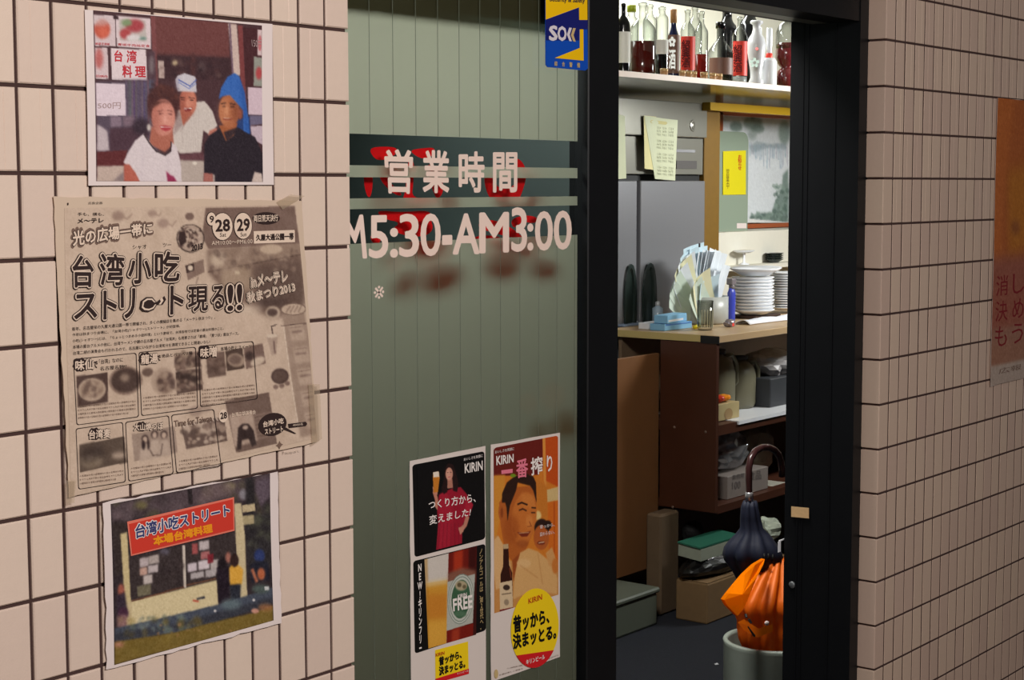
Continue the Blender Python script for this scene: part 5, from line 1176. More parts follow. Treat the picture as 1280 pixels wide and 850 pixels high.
hl = [('光の広場一帯に', [(192, 345), (815, 275), (818, 362), (198, 462)], .075)]
W.texts('headline_outline', hl, IB, 3); W.texts('headline_fill', [(hl[0][0], hl[0][1], .03)], IC, 4)
big = [('台', [(190, 540), (352, 550), (350, 785), (195, 790)]), ('湾', [(405, 520), (592, 535), (590, 770), (410, 780)]), ('小', [(628, 520), (808, 525), (805, 755), (630, 762)]), ('吃', [(838, 505), (1030, 515), (1030, 738), (840, 745)]),
       ('ス', [(205, 855), (380, 845), (380, 1030), (205, 1045)]), ('ト', [(435, 825), (535, 822), (535, 1035), (435, 1045)]), ('リ', [(570, 808), (680, 805), (680, 1030), (575, 1040)]), ('ト', [(965, 785), (1065, 785), (1065, 995), (965, 1005)]),
       ('現', [(1108, 790), (1262, 785), (1262, 975), (1108, 985)]), ('る', [(1295, 785), (1395, 780), (1395, 960), (1298, 965)]), ('!', [(1425, 775), (1462, 775), (1462, 975), (1425, 978)]), ('!', [(1500, 770), (1535, 770), (1535, 970), (1500, 972)])]
W.texts('title_outer_edge', [(a, b, .085) for a, b in big], IB, 5); W.texts('title_outline', [(a, b, .058) for a, b in big], IC, 6); W.texts('title_fill', [(a, b, .022) for a, b in big], IB, 7)
# cloud between リ and ト
cl = [(720, 960), (730, 900), (770, 870), (820, 870), (850, 905), (890, 890), (915, 860), (930, 890), (905, 930), (860, 930), (835, 970), (790, 990), (745, 985)]
W.poly('cloud', cl, IB, 6); W.poly('cloud', [(775+(x-805)*.82+30, 925+(y-925)*.8) for x, y in cl], IC, 7); W.poly('cloud', [(775+(x-805)*.66+28, 925+(y-925)*.58) for x, y in cl], IB, 8)
sm = [('手も、横も、', [(232, 195), (438, 195), (438, 222), (232, 222)]), ('メ〜テレ', [(232, 245), (434, 240), (434, 276), (232, 282)], .03), ('シャオ', [(665, 455), (775, 450), (775, 485), (665, 490)]), ('ツー', [(905, 440), (972, 438), (972, 468), (905, 470)]), ('2013', [(1135, 455), (1222, 440), (1225, 485), (1135, 502)], .03),
      ('1', [(150, 118), (160, 118), (160, 136), (150, 136)]), ('広告企画', [(315, 110), (425, 108), (425, 128), (315, 130)])]
body = ['毎年、名古屋栄の久屋大通公園一帯で開催され、多くの模擬店を集める「メ〜テレ秋まつり」。', '今年は秋まつり会場に、「台湾小吃(シャオツー)ストリート」が初登場。', '小吃(シャオツー)とは、「ちょっとつまめる小皿料理」という意味で、台湾各地では定番の屋台料理のこと。', '本場の屋台グルメの他に、台湾ラーメンや朝の名古屋グルメ「台湾丼」も用意されば「鼎場」「夏つぼ」屋台ブース。', '台湾二胡の演奏会も行われるので、名古屋にいながら台湾気分を満喫できること間違いなし!']
xe = [1330, 1050, 1400, 1520, 1290]
for k, st in enumerate(body):
    y = 1112+k*48; x1 = xe[k]; dy = -(x1-190)*.083; sm.append((st, [(190+k*2, y), (x1, y+dy), (x1, y+dy+27), (190+k*2, y+30)]))
W.texts('small_lettering', sm, IB, 3)
W.org(220, 235, 6.39)
for cx, cy, rx, ry in ((272, 247, 36, 52), (362, 308, 82, 108), (530, 302, 72, 104)):
    W.poly('date_disc', [(cx+(rx+6)*math.cos(k*.3), cy+(ry+6)*math.sin(k*.3)) for k in range(21)], IB, 2); W.poly('date_disc', [(cx+rx*math.cos(k*.3), cy+ry*math.sin(k*.3)) for k in range(21)], IC, 3)
W.poly('venue_panel', [(618, 345), (950, 335), (952, 432), (620, 444)], IC, 2)
W.poly('oval_panel', [(720+112*math.cos(k*.3), 242+50*math.sin(k*.3)) for k in range(21)], IB, 2)
W.texts('date_lettering', [('9', [(256, 222), (290, 222), (290, 274), (258, 276)], .02), ('28', [(305, 255), (418, 248), (420, 342), (307, 346)], .03), ('29', [(480, 250), (580, 244), (582, 338), (482, 342)], .03), ('Sat', [(340, 358), (390, 355), (390, 388), (340, 390)]), ('Sun', [(508, 355), (556, 352), (556, 385), (508, 388)]), ('久屋大通公園一帯', [(634, 372), (938, 358), (938, 412), (636, 420)], .03)], IB, 4)
W.texts('date_lettering', [('両日荒天決行', [(615, 218), (812, 212), (812, 264), (615, 272)], .02), ('AM10:00〜PM6:00', [(272, 425), (604, 408), (604, 442), (272, 456)])], IC, 4)
it = [('inメ〜テレ', [(588, 705), (880, 660), (885, 745), (592, 800)]), ('秋まつり2013', [(555, 838), (935, 750), (945, 825), (562, 920)])]
W.texts('festival_outline', [(a, b, .10) for a, b in it], IB, 4); W.texts('festival_outline', [(a, b, .075) for a, b in it], IC, 5); W.texts('festival_outline', [(a, b, .04) for a, b in it], IB, 6); W.texts('festival_fill', [(a, b, .012) for a, b in it], IC, 7)
# rounded frames of the shop boxes
def frame(pts, w_=6, r=16):
    (a, b, c_, d) = [np.array(p, float) for p in pts]; loop = []
    Q = [a, b, c_, d]
    for i in range(4):
        p, prv, nx = Q[i], Q[i-1], Q[(i+1) % 4]; u1 = (prv-p)/np.linalg.norm(prv-p); u2 = (nx-p)/np.linalg.norm(nx-p)
        for t_ in (0, .33, .67, 1): loop.append(p+u1*r*(1-t_)**1.6+u2*r*t_**1.6)
    cen = sum(Q)/4; L_ = [tuple(p) for p in loop]; In = []
    for p in loop: v = p-cen; In.append(tuple(p-np.array([np.sign(v[0])*w_, np.sign(v[1])*w_])))
    n = len(L_); XZ = np.array([W.w(*p) for p in L_+In]); W.put('box_frame', XZ, [(i, (i+1) % n, n+(i+1) % n, n+i) for i in range(n)], IB, 2)
W.org(60, 235, 6.39)
frame([(200, 1365), (705, 1315), (727, 1830), (222, 1895)]); frame([(722, 1310), (1180, 1268), (1200, 1762), (745, 1822)])
frame([(215, 1920), (598, 1868), (620, 2350), (235, 2408)]); frame([(615, 1868), (968, 1815), (1005, 2285), (640, 2345)]); frame([(985, 1812), (1328, 1765), (1385, 2220), (1025, 2278)])
W.org(220, 355, 6.39); frame([(178, 495), (617, 455), (652, 920), (195, 985)])
# shop names
def cloudname(st, q, W_=W):
    (x0, y0), (x1, y1) = q; h = (y1-y0); cx = x0+(x1-x0)*.28; cy = (y0+y1)/2
    W.poly('name_cloud', [(cx+h*.62*math.cos(k*.42)*(1+.12*math.sin(k*2.1)), cy+h*.62*math.sin(k*.42)*(1+.12*math.cos(k*2.6))) for k in range(15)], IB, 3)
    qq = [(x0, y0+h*.14), (x1, y0-h*.05), (x1, y1-h*.14), (x0, y1)]
    W.texts('shop_name', [(st, qq, .08)], IB, 4); W.texts('shop_name', [(st, qq, .025)], IC, 5)
W.org(60, 355, 6.39); cloudname('味仙', [(212, 600), (355, 690)]); cloudname('龍湯', [(738, 555), (870, 640)])
W.texts('shop_lettering', [('「台湾」なのに', [(405, 602), (595, 585), (597, 620), (408, 640)], .0), ('名古屋名物!?', [(412, 660), (625, 640), (627, 672), (414, 692)], 0), ('絶品とパリパリ麺', [(905, 560), (1150, 535), (1152, 562), (908, 588)], 0), ('で', [(360, 620), (392, 616), (392, 668), (362, 672)], .03), ('で', [(866, 572), (896, 568), (898, 610), (870, 616)], .03)], IB, 3)
W.org(220, 355, 6.39); cloudname('味噌', [(190, 500), (320, 590)]); W.texts('shop_lettering', [('本場小吃とスイーツ', [(352, 502), (600, 482), (602, 512), (355, 535)], 0)], IB, 3)
W.org(60, 500, 6.39); cloudname('台湾麦', [(318, 230), (490, 310)]); cloudname('大山焼つぼ', [(680, 180), (915, 245)])
W.texts('shop_lettering', [('Time for Taiwan', [(1005, 165), (1305, 118), (1308, 170), (1010, 215)], .01)], M['ink_mid'], 4)
W.org(220, 480, 6.39)
W.poly('date_disc', [(376+36*math.cos(k*.3), 255+52*math.sin(k*.3)) for k in range(21)], IC, 3); W.texts('date_lettering', [('28', [(352, 230), (402, 222), (404, 272), (354, 280)], .03)], IB, 4); W.texts('date_lettering', [('台湾二胡演奏会', [(440, 230), (630, 205), (632, 240), (442, 264)], .01)], IC, 4)
W.poly('speech_balloon', [(766+112*math.cos(k*.3), 322+92*math.sin(k*.3)-.12*112*math.cos(k*.3)) for k in range(21)], IB, 3); W.poly('balloon_tail', [(845, 360), (870, 345), (955, 395), (940, 398)], IB, 3)
W.texts('balloon_lettering', [('台湾小吃', [(690, 300), (850, 268), (852, 312), (692, 345)], .03), ('ストリート', [(702, 362), (845, 335), (846, 378), (704, 402)], .03)], IC, 4)
W.poly('price_tag', [(888, 318), (1030, 300), (1042, 318), (1030, 335), (895, 352)], IB, 3); W.texts('price_lettering', [('4000名', [(925, 318), (1005, 308), (1005, 328), (925, 338)], 0)], IC, 4)
# tiny body print of the boxes, too small to read
tiny = []
jp = 'の台湾名物料理を屋台で味わう小吃と麺の人気店が登場する特製たれの香り本場仕込み'
W.org(60, 235, 6.39)
for x0, x1, y0, n_, sl in ((232, 700, 1738, 4, -.095), (758, 1180, 1668, 4, -.095), (1230, 1650, 1608, 5, -.10), (245, 600, 2292, 3, -.12), (660, 985, 2232, 3, -.13), (1045, 1355, 2175, 3, -.14)):
    for k in range(n_):
        st = ''.join(jp[(k*7+i*3) % len(jp)] for i in range(int((x1-x0)/17))); xx = x1-(60 if k == n_-1 else 0); y = y0+k*30
        tiny.append((st, [(x0, y), (xx, y+(xx-x0)*sl), (xx, y+(xx-x0)*sl+16), (x0, y+16)], 0, False, 1))
W.texts('tiny_lettering', tiny, M['ink_mid'], 3)
W.texts('spark_mark', [('✦', [(1815, 2025), (1870, 2015), (1870, 2080), (1815, 2090)], 0)], M['ink_mid'], 3)
W.texts('signature_mark', [('Passport', [(1880, 2095), (2010, 2075), (2012, 2105), (1882, 2125)], 0)], IC, 3)
# strips of clear tape
for q in ([(362, 243), (380, 245), (352, 262), (345, 252)], [(383, 480), (397, 480), (400, 548), (388, 556)], [(80, 600), (92, 600), (90, 628), (80, 628)]):
    W.org(0, 0, 1); W.poly('tape', q, mix_mat('clear_tape', [(.6, 'ShaderNodeBsdfTransparent', {'Color': (1, .97, .9, 1)}), (.25, 'ShaderNodeBsdfDiffuse', {'Color': L4((222, 200, 176))}), (.15, 'ShaderNodeBsdfGlossy', {'Roughness': .2})]) if 'clear_tape' not in bpy.data.materials else bpy.data.materials['clear_tape'], 9)

# --- photo of the food stall
sp = sheet_thing('photo_print', 240, 800, -.004, 'colour photo print of a food stall with red banner below the newspaper', 'photo')
S = Flat(sp, -.0035, wave(.0016, 12, 10, .4))
S.org(0, 0, 1); sheet(S, [(127, 628), (348.5, 590), (351.5, 778), (134, 838)], PWm, edge=.0006)
S.org(120, 590, 5.333)
c = Canvas(S, [(92, 212), (1165, 10), (1180, 988), (122, 1287)], .0013, (52, 42, 46))
D = 640
c.fill([(92, 212), (1165, 10), (1165, 160), (100, 330)], (86, 72, 76), 3).speck([(100, 60), (1165, 330)], 70, [(110, 92, 96), (60, 50, 52), (84, 78, 60)], 34, 3, .5).ell(300, 220, 40, 26, (112, 102, 70), 3).ell(900, 95, 40, 26, (130, 116, 96), 3).fill([(610, 115), (640, 110), (650, 215), (620, 220)], (44, 36, 38), 1)
c.fill([(700, 130), (800, 80), (880, 70), (930, 150), (700, 210)], (120, 100, 100), 4, .7).ell(990, 150, 28, 36, (140, 134, 140), 2).fill([(1065, 130), (1110, 240), (1165, 160), (1165, 30), (1070, 60)], (96, 82, 92), 3)
c.fill([(1000, 40), (1060, 30), (1075, 300), (1010, 300)], (44, 40, 42), 3)
c.fill([(1000, 300), (1170, 270), (1180, 620), (1010, 680)], (50, 46, 48), 3).speck([(1020, 200), (1165, 500)], 30, [(84, 84, 70), (40, 36, 40)], 28, 3, .5)
c.fill([(980, 225), (1065, 210), (1070, 260), (985, 272)], (196, 176, 140), .8).fill([(980, 295), (1060, 285), (1062, 345), (985, 355)], (176, 160, 124), 1)
c.fill([(95, 340), (200, 330), (215, 620), (120, 700)], (56, 46, 44), 3)
c.fill([(155, 410), (200, 400), (235, 380+D), (195, 400+D)], (206, 186, 140), 1)
c.fill([(930, 210), (975, 210), (1000, 430), (1010, 860), (960, 880), (935, 420)], (206, 188, 150), 1)
c.fill([(220, 575), (930, 400), (960, 850), (232, 860)], (60, 50, 50), 1)
c.fill([(225, 860), (805, 720), (815, 880), (820, 910), (205, 1030), (195, 880)], (216, 198, 156), 1).fill([(200, 880), (236, 850), (232, 1010), (205, 1020)], (206, 186, 146), 1)
c.fill([(575, 490), (592, 488), (600, 770), (582, 772)], (206, 192, 180), .7)
c.line([(232, 860), (582, 765)], 10, (104, 66, 50), .8).line([(600, 755), (800, 710)], 9, (110, 74, 56), .8)
for x, y, w_, h_, cc in ((285, 575, 60, 60, (196, 180, 180)), (345, 560, 70, 56, (186, 172, 166)), (285, 640, 50, 50, (206, 166, 150)), (340, 625, 70, 50, (200, 186, 186)), (310, 690, 60, 60, (206, 192, 186)), (270, 760, 90, 70, (120, 112, 90)), (690, 465, 66, 60, (200, 186, 186)), (640, 480, 40, 70, (170, 84, 84)), (700, 535, 60, 50, (180, 110, 110)), (610, 612, 62, 56, (214, 200, 206)), (682, 595, 76, 60, (220, 206, 210)), (765, 590, 60, 90, (196, 184, 180)), (745, 550, 40, 60, (130, 40, 50)), (630, 675, 90, 40, (190, 180, 180)), (730, 655, 70, 50, (180, 170, 170))):
    c.fill([(x, y), (x+w_, y-w_*.17), (x+w_, y-w_*.17+h_), (x, y+h_)], cc, 1.2, .95)
c.ell(455, 530, 34, 20, (96, 90, 104), 3).speck([(430, 560), (570, 740)], 14, [(46, 36, 38), (70, 58, 58)], 22, 3, .6)
# people
c.fill([(805, 640), (850, 590), (890, 640), (890, 850), (815, 880)], (36, 26, 36), 1.5).ell(845, 610, 34, 40, (34, 26, 30), 2).ell(885, 570, 18, 36, (170, 110, 96), 2)
c.fill([(890, 640), (930, 600), (985, 650), (975, 750), (895, 755)], (222, 166, 66), 1.5).ell(928, 590, 28, 44, (50, 32, 30), 1.5).fill([(890, 755), (968, 745), (960, 860), (900, 870)], (42, 44, 54), 2)
c.ell(1095, 560, 36, 46, (50, 62, 110), 2).fill([(1030, 620), (1080, 590), (1150, 600), (1165, 720), (1040, 740)], (34, 34, 46), 2).ell(1105, 680, 26, 40, (186, 104, 70), 2).line([(1045, 650), (1075, 730)], 20, (180, 108, 80), 1.5)
c.ell(160, D+150, 22, 46, (170, 96, 80), 2).fill([(128, 820), (185, 800), (200, 900), (210, 960), (135, 960)], (56, 44, 56), 2).ell(175, D+300, 34, 40, (70, 40, 60), 2).fill([(135, 960), (200, 950), (205, 1040), (140, 1040)], (150, 112, 110), 3)
# bench, hedge and grass
c.fill([(122, 1040), (420, D+335), (820, D+240), (1180, D+130), (1180, D+230), (840, D+345), (520, D+430), (122, D+490)], (74, 80, 94), 1.2).fill([(122, 1070), (500, D+380), (1180, D+190), (1180, D+240), (840, D+350), (122, D+492)], (52, 52, 60), 3, .8)
c.speck([(240, 960), (620, 1060)], 26, [(120, 132, 130), (96, 108, 100)], 18, 2, .6).ell(900, D+240, 70, 36, (104, 120, 124), 4, .8).ell(1100, D+140, 60, 30, (80, 92, 88), 3).ell(792, D+285, 9, 9, (206, 200, 200), .8).ell(1052, D+212, 9, 9, (206, 200, 200), .8).fill([(1125, D+125), (1155, D+120), (1155, D+145), (1128, D+150)], (206, 206, 206), .8)
c.fill([(122, D+492), (520, D+430), (840, D+345), (1040, D+300), (1180, D+250), (1180, 988), (1178, D+352), (122, D+648)], (124, 102, 48), 1.5).speck([(140, D+340), (1170, D+600)], 60, [(140, 118, 56), (108, 90, 40)], 26, 3, .4)
c.ell(1060, D+285, 26, 16, (206, 150, 130), 1.2).ell(1130, D+262, 50, 24, (170, 116, 76), 3, .8).ell(150, D+510, 34, 16, (190, 130, 110), 3).speck([(400, D+370), (940, D+470)], 20, [(150, 126, 70), (170, 130, 90)], 9, 1, .6)
c.line([(645, D+215), (680, D+222)], 12, (190, 80, 60), 1).line([(672, D+205), (722, D+195)], 14, (56, 56, 66), 1)
c.noise(5, 1.0); c.build('photograph', M['print'])
S.poly('banner', [(200, 330), (925, 168), (928, 392), (225, 558)], inkm('salmon_banner', (226, 120, 100)), 2); S.poly('banner', [(212, 345), (915, 182), (920, 382), (232, 546)], inkm('red_banner', (206, 60, 46)), 3)
bn = [('台湾小吃ストリート', [(252, 350), (888, 212), (892, 290), (255, 440)])]
S.texts('banner_title_outline', [(bn[0][0], bn[0][1], .09)], M['ink_white'], 4); S.texts('banner_title', [(bn[0][0], bn[0][1], .03)], M['ink_navy'], 5)
S.texts('banner_subtitle', [('本場台湾料理', [(372, 430), (772, 345), (775, 400), (378, 490)], .05)], M['ink_orange'], 4)

# ------------------------------------------------------------------ posters on the glass
def proj(X, Y, Z):
    d = np.array([X, Y, Z])-CAM; z = d @ _F; return (640+F_PX*(d @ _R)/z, 425-F_PX*(d @ _U)/z)
M['poster'] = mat('poster_paper', (222, 208, 200), .45, noise=.01)
def round_panel(fl, pts, r, m, layer, name='panel'):
    Q = [np.array(p, float) for p in pts]; out = []
    for i in range(4):
        p, prv, nx = Q[i], Q[i-1], Q[(i+1) % 4]; u1 = (prv-p)/np.linalg.norm(prv-p); u2 = (nx-p)/np.linalg.norm(nx-p)
        for t_ in (0, .2, .4, .6, .8, 1): out.append(tuple(p+u1*r*(1-t_)**1.8+u2*r*t_**1.8))
    fl.poly(name, out, m, layer)
YPO = .0592
a = at(512, 576, YPO); b = at(608.5, 557, YPO)
k1 = thing_at('poster', (a[0]+.09, YPO, .71), 'left beer poster with woman in red dress, glass and bottle on the frosted door', 'poster')
K = Flat(k1, YPO, wave(.00006, 20, 14, .5)); K.org(0, 0, 1)
zb_ = a[2]-.515
sheet(K, [(512, 576.5), (606.5, 557.5), proj(b[0]-.003, YPO, zb_), proj(a[0], YPO, zb_)], M['poster'], cell=.03, edge=.0004)
K.org(505, 555, 5.667)
# upper picture: woman in red
cn = [(58, 148), (568, 50), (574, 672), (74, 802)]
round_panel(K, cn, 22, M['ink_black'], 1)
c = Canvas(K, [(90, 160), (545, 72), (552, 665), (105, 780)], .0009, (13, 11, 12))
c.fill([(225, 760), (240, 560), (232, 480), (245, 360), (300, 330), (350, 310), (400, 305), (440, 350), (490, 430), (460, 520), (420, 560), (412, 600), (412, 715)], (150, 24, 44), 1.2).fill([(250, 350), (300, 340), (350, 500), (330, 720), (240, 750)], (172, 34, 54), 4, .6).fill([(440, 360), (488, 430), (455, 520), (430, 480)], (176, 36, 56), 2, .7)
for k in range(6): c.line([(255+k*26, 560), (240+k*30, 740-k*6)], 5, (116, 18, 36), 1, .6)
c.fill([(288, 170), (310, 135), (345, 145), (365, 200), (385, 280), (375, 340), (345, 330), (340, 250), (300, 260), (305, 340), (280, 355), (262, 320), (278, 260)], (38, 20, 20), 1.2)
c.fill([(305, 250), (340, 245), (345, 310), (305, 315)], (176, 118, 100), 1).ell(318, 212, 26, 46, (200, 142, 122), 1).ell(312, 215, 12, 34, (220, 164, 144), 2, .6)
c.line([(303, 202), (312, 202)], 3.5, (60, 34, 34), .7).line([(323, 200), (334, 200)], 3.5, (60, 34, 34), .7).line([(310, 234), (328, 232)], 5, (190, 90, 90), .7)
c.fill([(200, 340), (222, 330), (236, 375), (240, 400), (235, 470), (215, 440), (218, 400)], (190, 126, 104), 1).fill([(200, 300), (235, 320), (235, 360), (205, 350)], (196, 132, 108), 1)
c.fill([(204, 200), (244, 194), (250, 240), (238, 340), (208, 345), (202, 240)], (196, 120, 40), .8).fill([(204, 200), (244, 194), (247, 232), (206, 236)], (230, 214, 196), .8)
c.fill([(440, 500), (462, 520), (445, 580), (400, 640), (385, 600), (420, 570)], (186, 124, 104), 1.2).fill([(385, 590), (425, 590), (420, 620), (398, 642)], (196, 134, 112), 1)
c.noise(3, .8); c.build('picture', M['print'], 2)
K.texts('white_lettering', [('KIRIN', [(425, 142), (550, 118), (551, 182), (426, 205)], .02), ('おいしさを笑顔に', [(418, 98), (552, 70), (553, 92), (419, 120)], 0), ('つくり方から、', [(168, 402), (500, 345), (502, 410), (172, 462)], .012), ('変えました!', [(172, 508), (470, 450), (462, 508), (176, 572)], .012)], M['ink_white'], 4)
# lower picture: glass and bottle
K.org(505, 675, 4.857)
round_panel(K, [(55, 128), (492, 22), (497, 548), (65, 690)], 18, M['ink_black'], 1)
c = Canvas(K, [(122, 118), (440, 36), (436, 574), (146, 658)], .0009, (60, 20, 16))
c.fill([(118, 110), (270, 70), (265, 680), (140, 680)], (206, 196, 186), .6).fill([(132, 262), (265, 240), (264, 680), (140, 680)], (206, 146, 50), 1.5).fill([(136, 330), (265, 320), (264, 470), (140, 480)], (196, 120, 40), 8, .7).fill([(140, 500), (264, 480), (264, 620), (146, 660)], (222, 166, 66), 8, .7).fill([(118, 110), (140, 105), (150, 400), (148, 700), (138, 700)], (176, 120, 40), 3, .5).fill([(132, 250), (266, 228), (266, 262), (134, 285)], (222, 196, 146), 5, .7)
c.fill([(268, 80), (440, 34), (440, 160), (268, 200)], (110, 24, 16), 1).fill([(300, 70), (356, 55), (356, 170), (300, 190)], (176, 54, 28), 5, .9).fill([(390, 50), (440, 30), (440, 170), (395, 170)], (60, 14, 12), 4)
c.fill([(266, 200), (355, 165), (440, 180), (440, 250), (268, 270)], (150, 100, 80), 5, .8).fill([(266, 540), (440, 490), (440, 640), (266, 640)], (120, 26, 16), 1).fill([(300, 540), (350, 520), (350, 640), (300, 640)], (170, 60, 34), 5, .8)
c.fill([(266, 252), (436, 200), (436, 488), (266, 545)], (176, 176, 166), .8)
for rx, ry, cc in ((84, 150, (130, 140, 130)), (80, 144, (196, 196, 186)), (74, 136, (120, 134, 122)), (70, 130, (190, 190, 180)), (60, 116, (58, 92, 66))): c.ell(352, 352, rx, ry, cc, .6, 1, 0, -.15)
c.ell(352, 272, 38, 30, (176, 160, 128), 2).ell(340, 268, 14, 14, (96, 84, 60), 1.5).ell(372, 278, 12, 12, (110, 96, 70), 1.5).ell(352, 440, 40, 18, (80, 112, 86), 2)
c.noise(3, .8); c.build('picture', M['print'], 2)
K.texts('white_lettering', [('NEW!キリンフリー', [(76, 150), (106, 142), (104, 655), (86, 660)], .03, True), ('KIRIN', [(322, 332), (376, 318), (376, 342), (322, 356)], .02), ('FREE', [(293, 360), (408, 335), (409, 408), (296, 430)], .03)], M['ink_white'], 4)
K.texts('grey_vertical_lettering', [('ノンアルコールは、第2世代へ。', [(450, 58), (474, 50), (478, 540), (458, 545)], 0, True)], M['ink_gold'], 4)
K.poly('yellow_panel', [(188, 668), (388, 616), (392, 808), (190, 865)], inkm('poster_yellow', (240, 204, 24)), 1)
K.poly('red_band', [(189, 842), (392, 780), (392, 812), (190, 868)], inkm('poster_red', (206, 30, 36)), 2)
K.texts('slogan_lettering', [('昔ッから、', [(210, 712), (345, 668), (346, 715), (212, 762)], .05), ('決まッとる。', [(210, 770), (368, 725), (368, 772), (212, 822)], .05)], M['ink_black'], 3)
K.texts('red_logo_lettering', [('KIRIN', [(190, 688), (242, 674), (242, 694), (190, 708)], .01)], inkm('logo_red', (190, 60, 24)), 3)
K.texts('band_lettering', [('キリンビール', [(318, 806), (386, 785), (386, 798), (318, 818)], 0)], M['ink_white'], 4)

a = at(613, 558, YPO); b = at(700, 541, YPO)
k2 = thing_at('poster', (a[0]+.09, YPO, .71), 'right beer poster with smiling man and yellow disc on the frosted door', 'poster')
I = Flat(k2, YPO, wave(.00006, 18, 15, 2.5)); I.org(0, 0, 1)
sheet(I, [(613.5, 556.5), (699.8, 540.5), proj(at(700, 700, YPO)[0], YPO, at(698, 822, YPO)[2]), proj(a[0], YPO, at(698, 822, YPO)[2])], M['poster'], cell=.03, edge=.0004)
I.org(608, 535, 5.15); E_ = 772.5
c = Canvas(I, [(45, 128), (460, 48), (462, 300+E_), (50, 420+E_)], .0009, (206, 120, 40))
c.fill([(40, 100), (362, 60), (362, 250), (330, 300), (40, 310)], (104, 30, 24), 1.2).fill([(362, 60), (470, 40), (470, 380), (365, 330)], (190, 76, 24), 2).fill([(360, 60), (378, 60), (385, 400), (366, 330)], (216, 140, 60), 1)
c.fill([(45, 305), (120, 300), (110, 450), (60, 720), (45, 800)], (206, 136, 50), 3).fill([(320, 320), (395, 380), (395, 560), (330, 600)], (196, 116, 40), 4).ell(330, 560, 22, 30, (226, 196, 130), 3)
c.fill([(388, 395), (460, 375), (460, 465), (392, 475)], (206, 176, 120), 1.2).fill([(392, 475), (460, 460), (460, 850), (400, 780)], (206, 104, 30), 2).fill([(430, 470), (440, 470), (440, 800), (432, 800)], (170, 70, 20), 2, .7)
# man
c.fill([(45, 700), (70, 690), (110, 760), (120, 850), (400, 850), (462, 920), (462, 400+E_), (45, 420+E_)], (196, 136, 74), 1.5)
c.fill([(80, 480), (110, 440), (180, 380), (300, 370), (320, 470), (320, 560), (300, 660), (260, 760), (200, 900), (120, 800), (90, 620)], (176, 92, 36), 1.5)
c.ell(240, 580, 80, 170, (196, 110, 46), 3, 1, .1).fill([(220, 420), (310, 430), (316, 520), (230, 500)], (206, 124, 56), 6, .8).ell(160, 650, 50, 90, (160, 78, 30), 8, .7).ell(275, 600, 24, 44, (212, 130, 62), 5, .8).ell(96, 540, 20, 56, (176, 92, 40), 1.5).ell(98, 545, 9, 34, (140, 66, 26), 2)
c.fill([(98, 480), (100, 420), (130, 350), (180, 310), (250, 290), (300, 310), (318, 350), (322, 480), (300, 400), (280, 370), (200, 350), (190, 400), (150, 500), (135, 600), (128, 510), (120, 480)], (46, 26, 18), 1.5)
c.line([(200, 490), (225, 478), (262, 492)], 11, (50, 28, 18), 1).line([(290, 510), (316, 512)], 9, (50, 28, 18), 1).line([(210, 528), (232, 518), (256, 530)], 9, (60, 32, 20), 1.2).line([(288, 542), (312, 542)], 8, (60, 32, 20), 1.2)
c.line([(275, 600), (288, 628), (262, 632)], 6, (140, 66, 28), 1.2, .8).fill([(195, 668), (240, 672), (285, 660), (262, 695), (225, 698)], (120, 44, 26), 1.2).line([(208, 675), (272, 669)], 5, (214, 176, 130), 1, .8).ell(230, 740, 40, 24, (150, 74, 32), 5, .7).line([(170, 640), (190, 700)], 5, (146, 70, 30), 2, .6)
c.fill([(50, 720), (75, 692), (112, 760), (150, 860), (170, 1000), (60, 1040), (45, 900)], (216, 170, 116), 1.5).fill([(215, 800), (270, 770), (330, 790), (430, 870), (455, 960), (452, 1060), (300, 1040), (170, 1100), (185, 900)], (212, 164, 104), 2)
c.fill([(165, 850), (215, 800), (190, 900), (172, 990)], (150, 72, 30), 2).ell(240, 868, 46, 30, (220, 176, 120), 3).line([(215, 880), (330, 960)], 5, (176, 120, 66), 2, .7).line([(330, 800), (360, 1000)], 5, (180, 124, 70), 2, .6)
# second man
c.ell(355, 640, 48, 60, (44, 26, 20), 2).ell(352, 700, 50, 80, (176, 90, 40), 2).ell(395, 620, 24, 30, (40, 24, 18), 2).ell(350, 735, 26, 12, (120, 50, 30), 1.5).line([(335, 735), (370, 728)], 5, (226, 196, 160), .8)
c.fill([(380, 800), (420, 760), (450, 850), (450, 900), (400, 880)], (206, 150, 90), 2).ell(440, 880, 20, 50, (196, 116, 50), 3)
c.ell(170, 305, 18, 12, (110, 140, 30), 1.2)
# small bottle
c.fill([(108, 750), (140, 750), (145, 880), (165, 930), (170, 1150), (88, 1180), (90, 940), (106, 890)], (52, 22, 14), .8).fill([(106, 748), (140, 744), (141, 775), (108, 778)], (190, 160, 120), 1).line([(148, 900), (158, 960)], 6, (130, 60, 34), 1.2)
c.fill([(84, 996), (164, 978), (170, 1152), (86, 1172)], (212, 186, 150), .7).ell(128, 1025, 22, 18, (60, 44, 36), 1).line([(98, 1070), (158, 1060)], 6, (110, 90, 70), .8).ell(128, 1120, 16, 20, (150, 130, 106), 1.5).fill([(84, 1170), (170, 1150), (170, 1160), (84, 1184)], (120, 30, 30), .6)
c.noise(3, .8); c.build('picture', M['print'], 1)
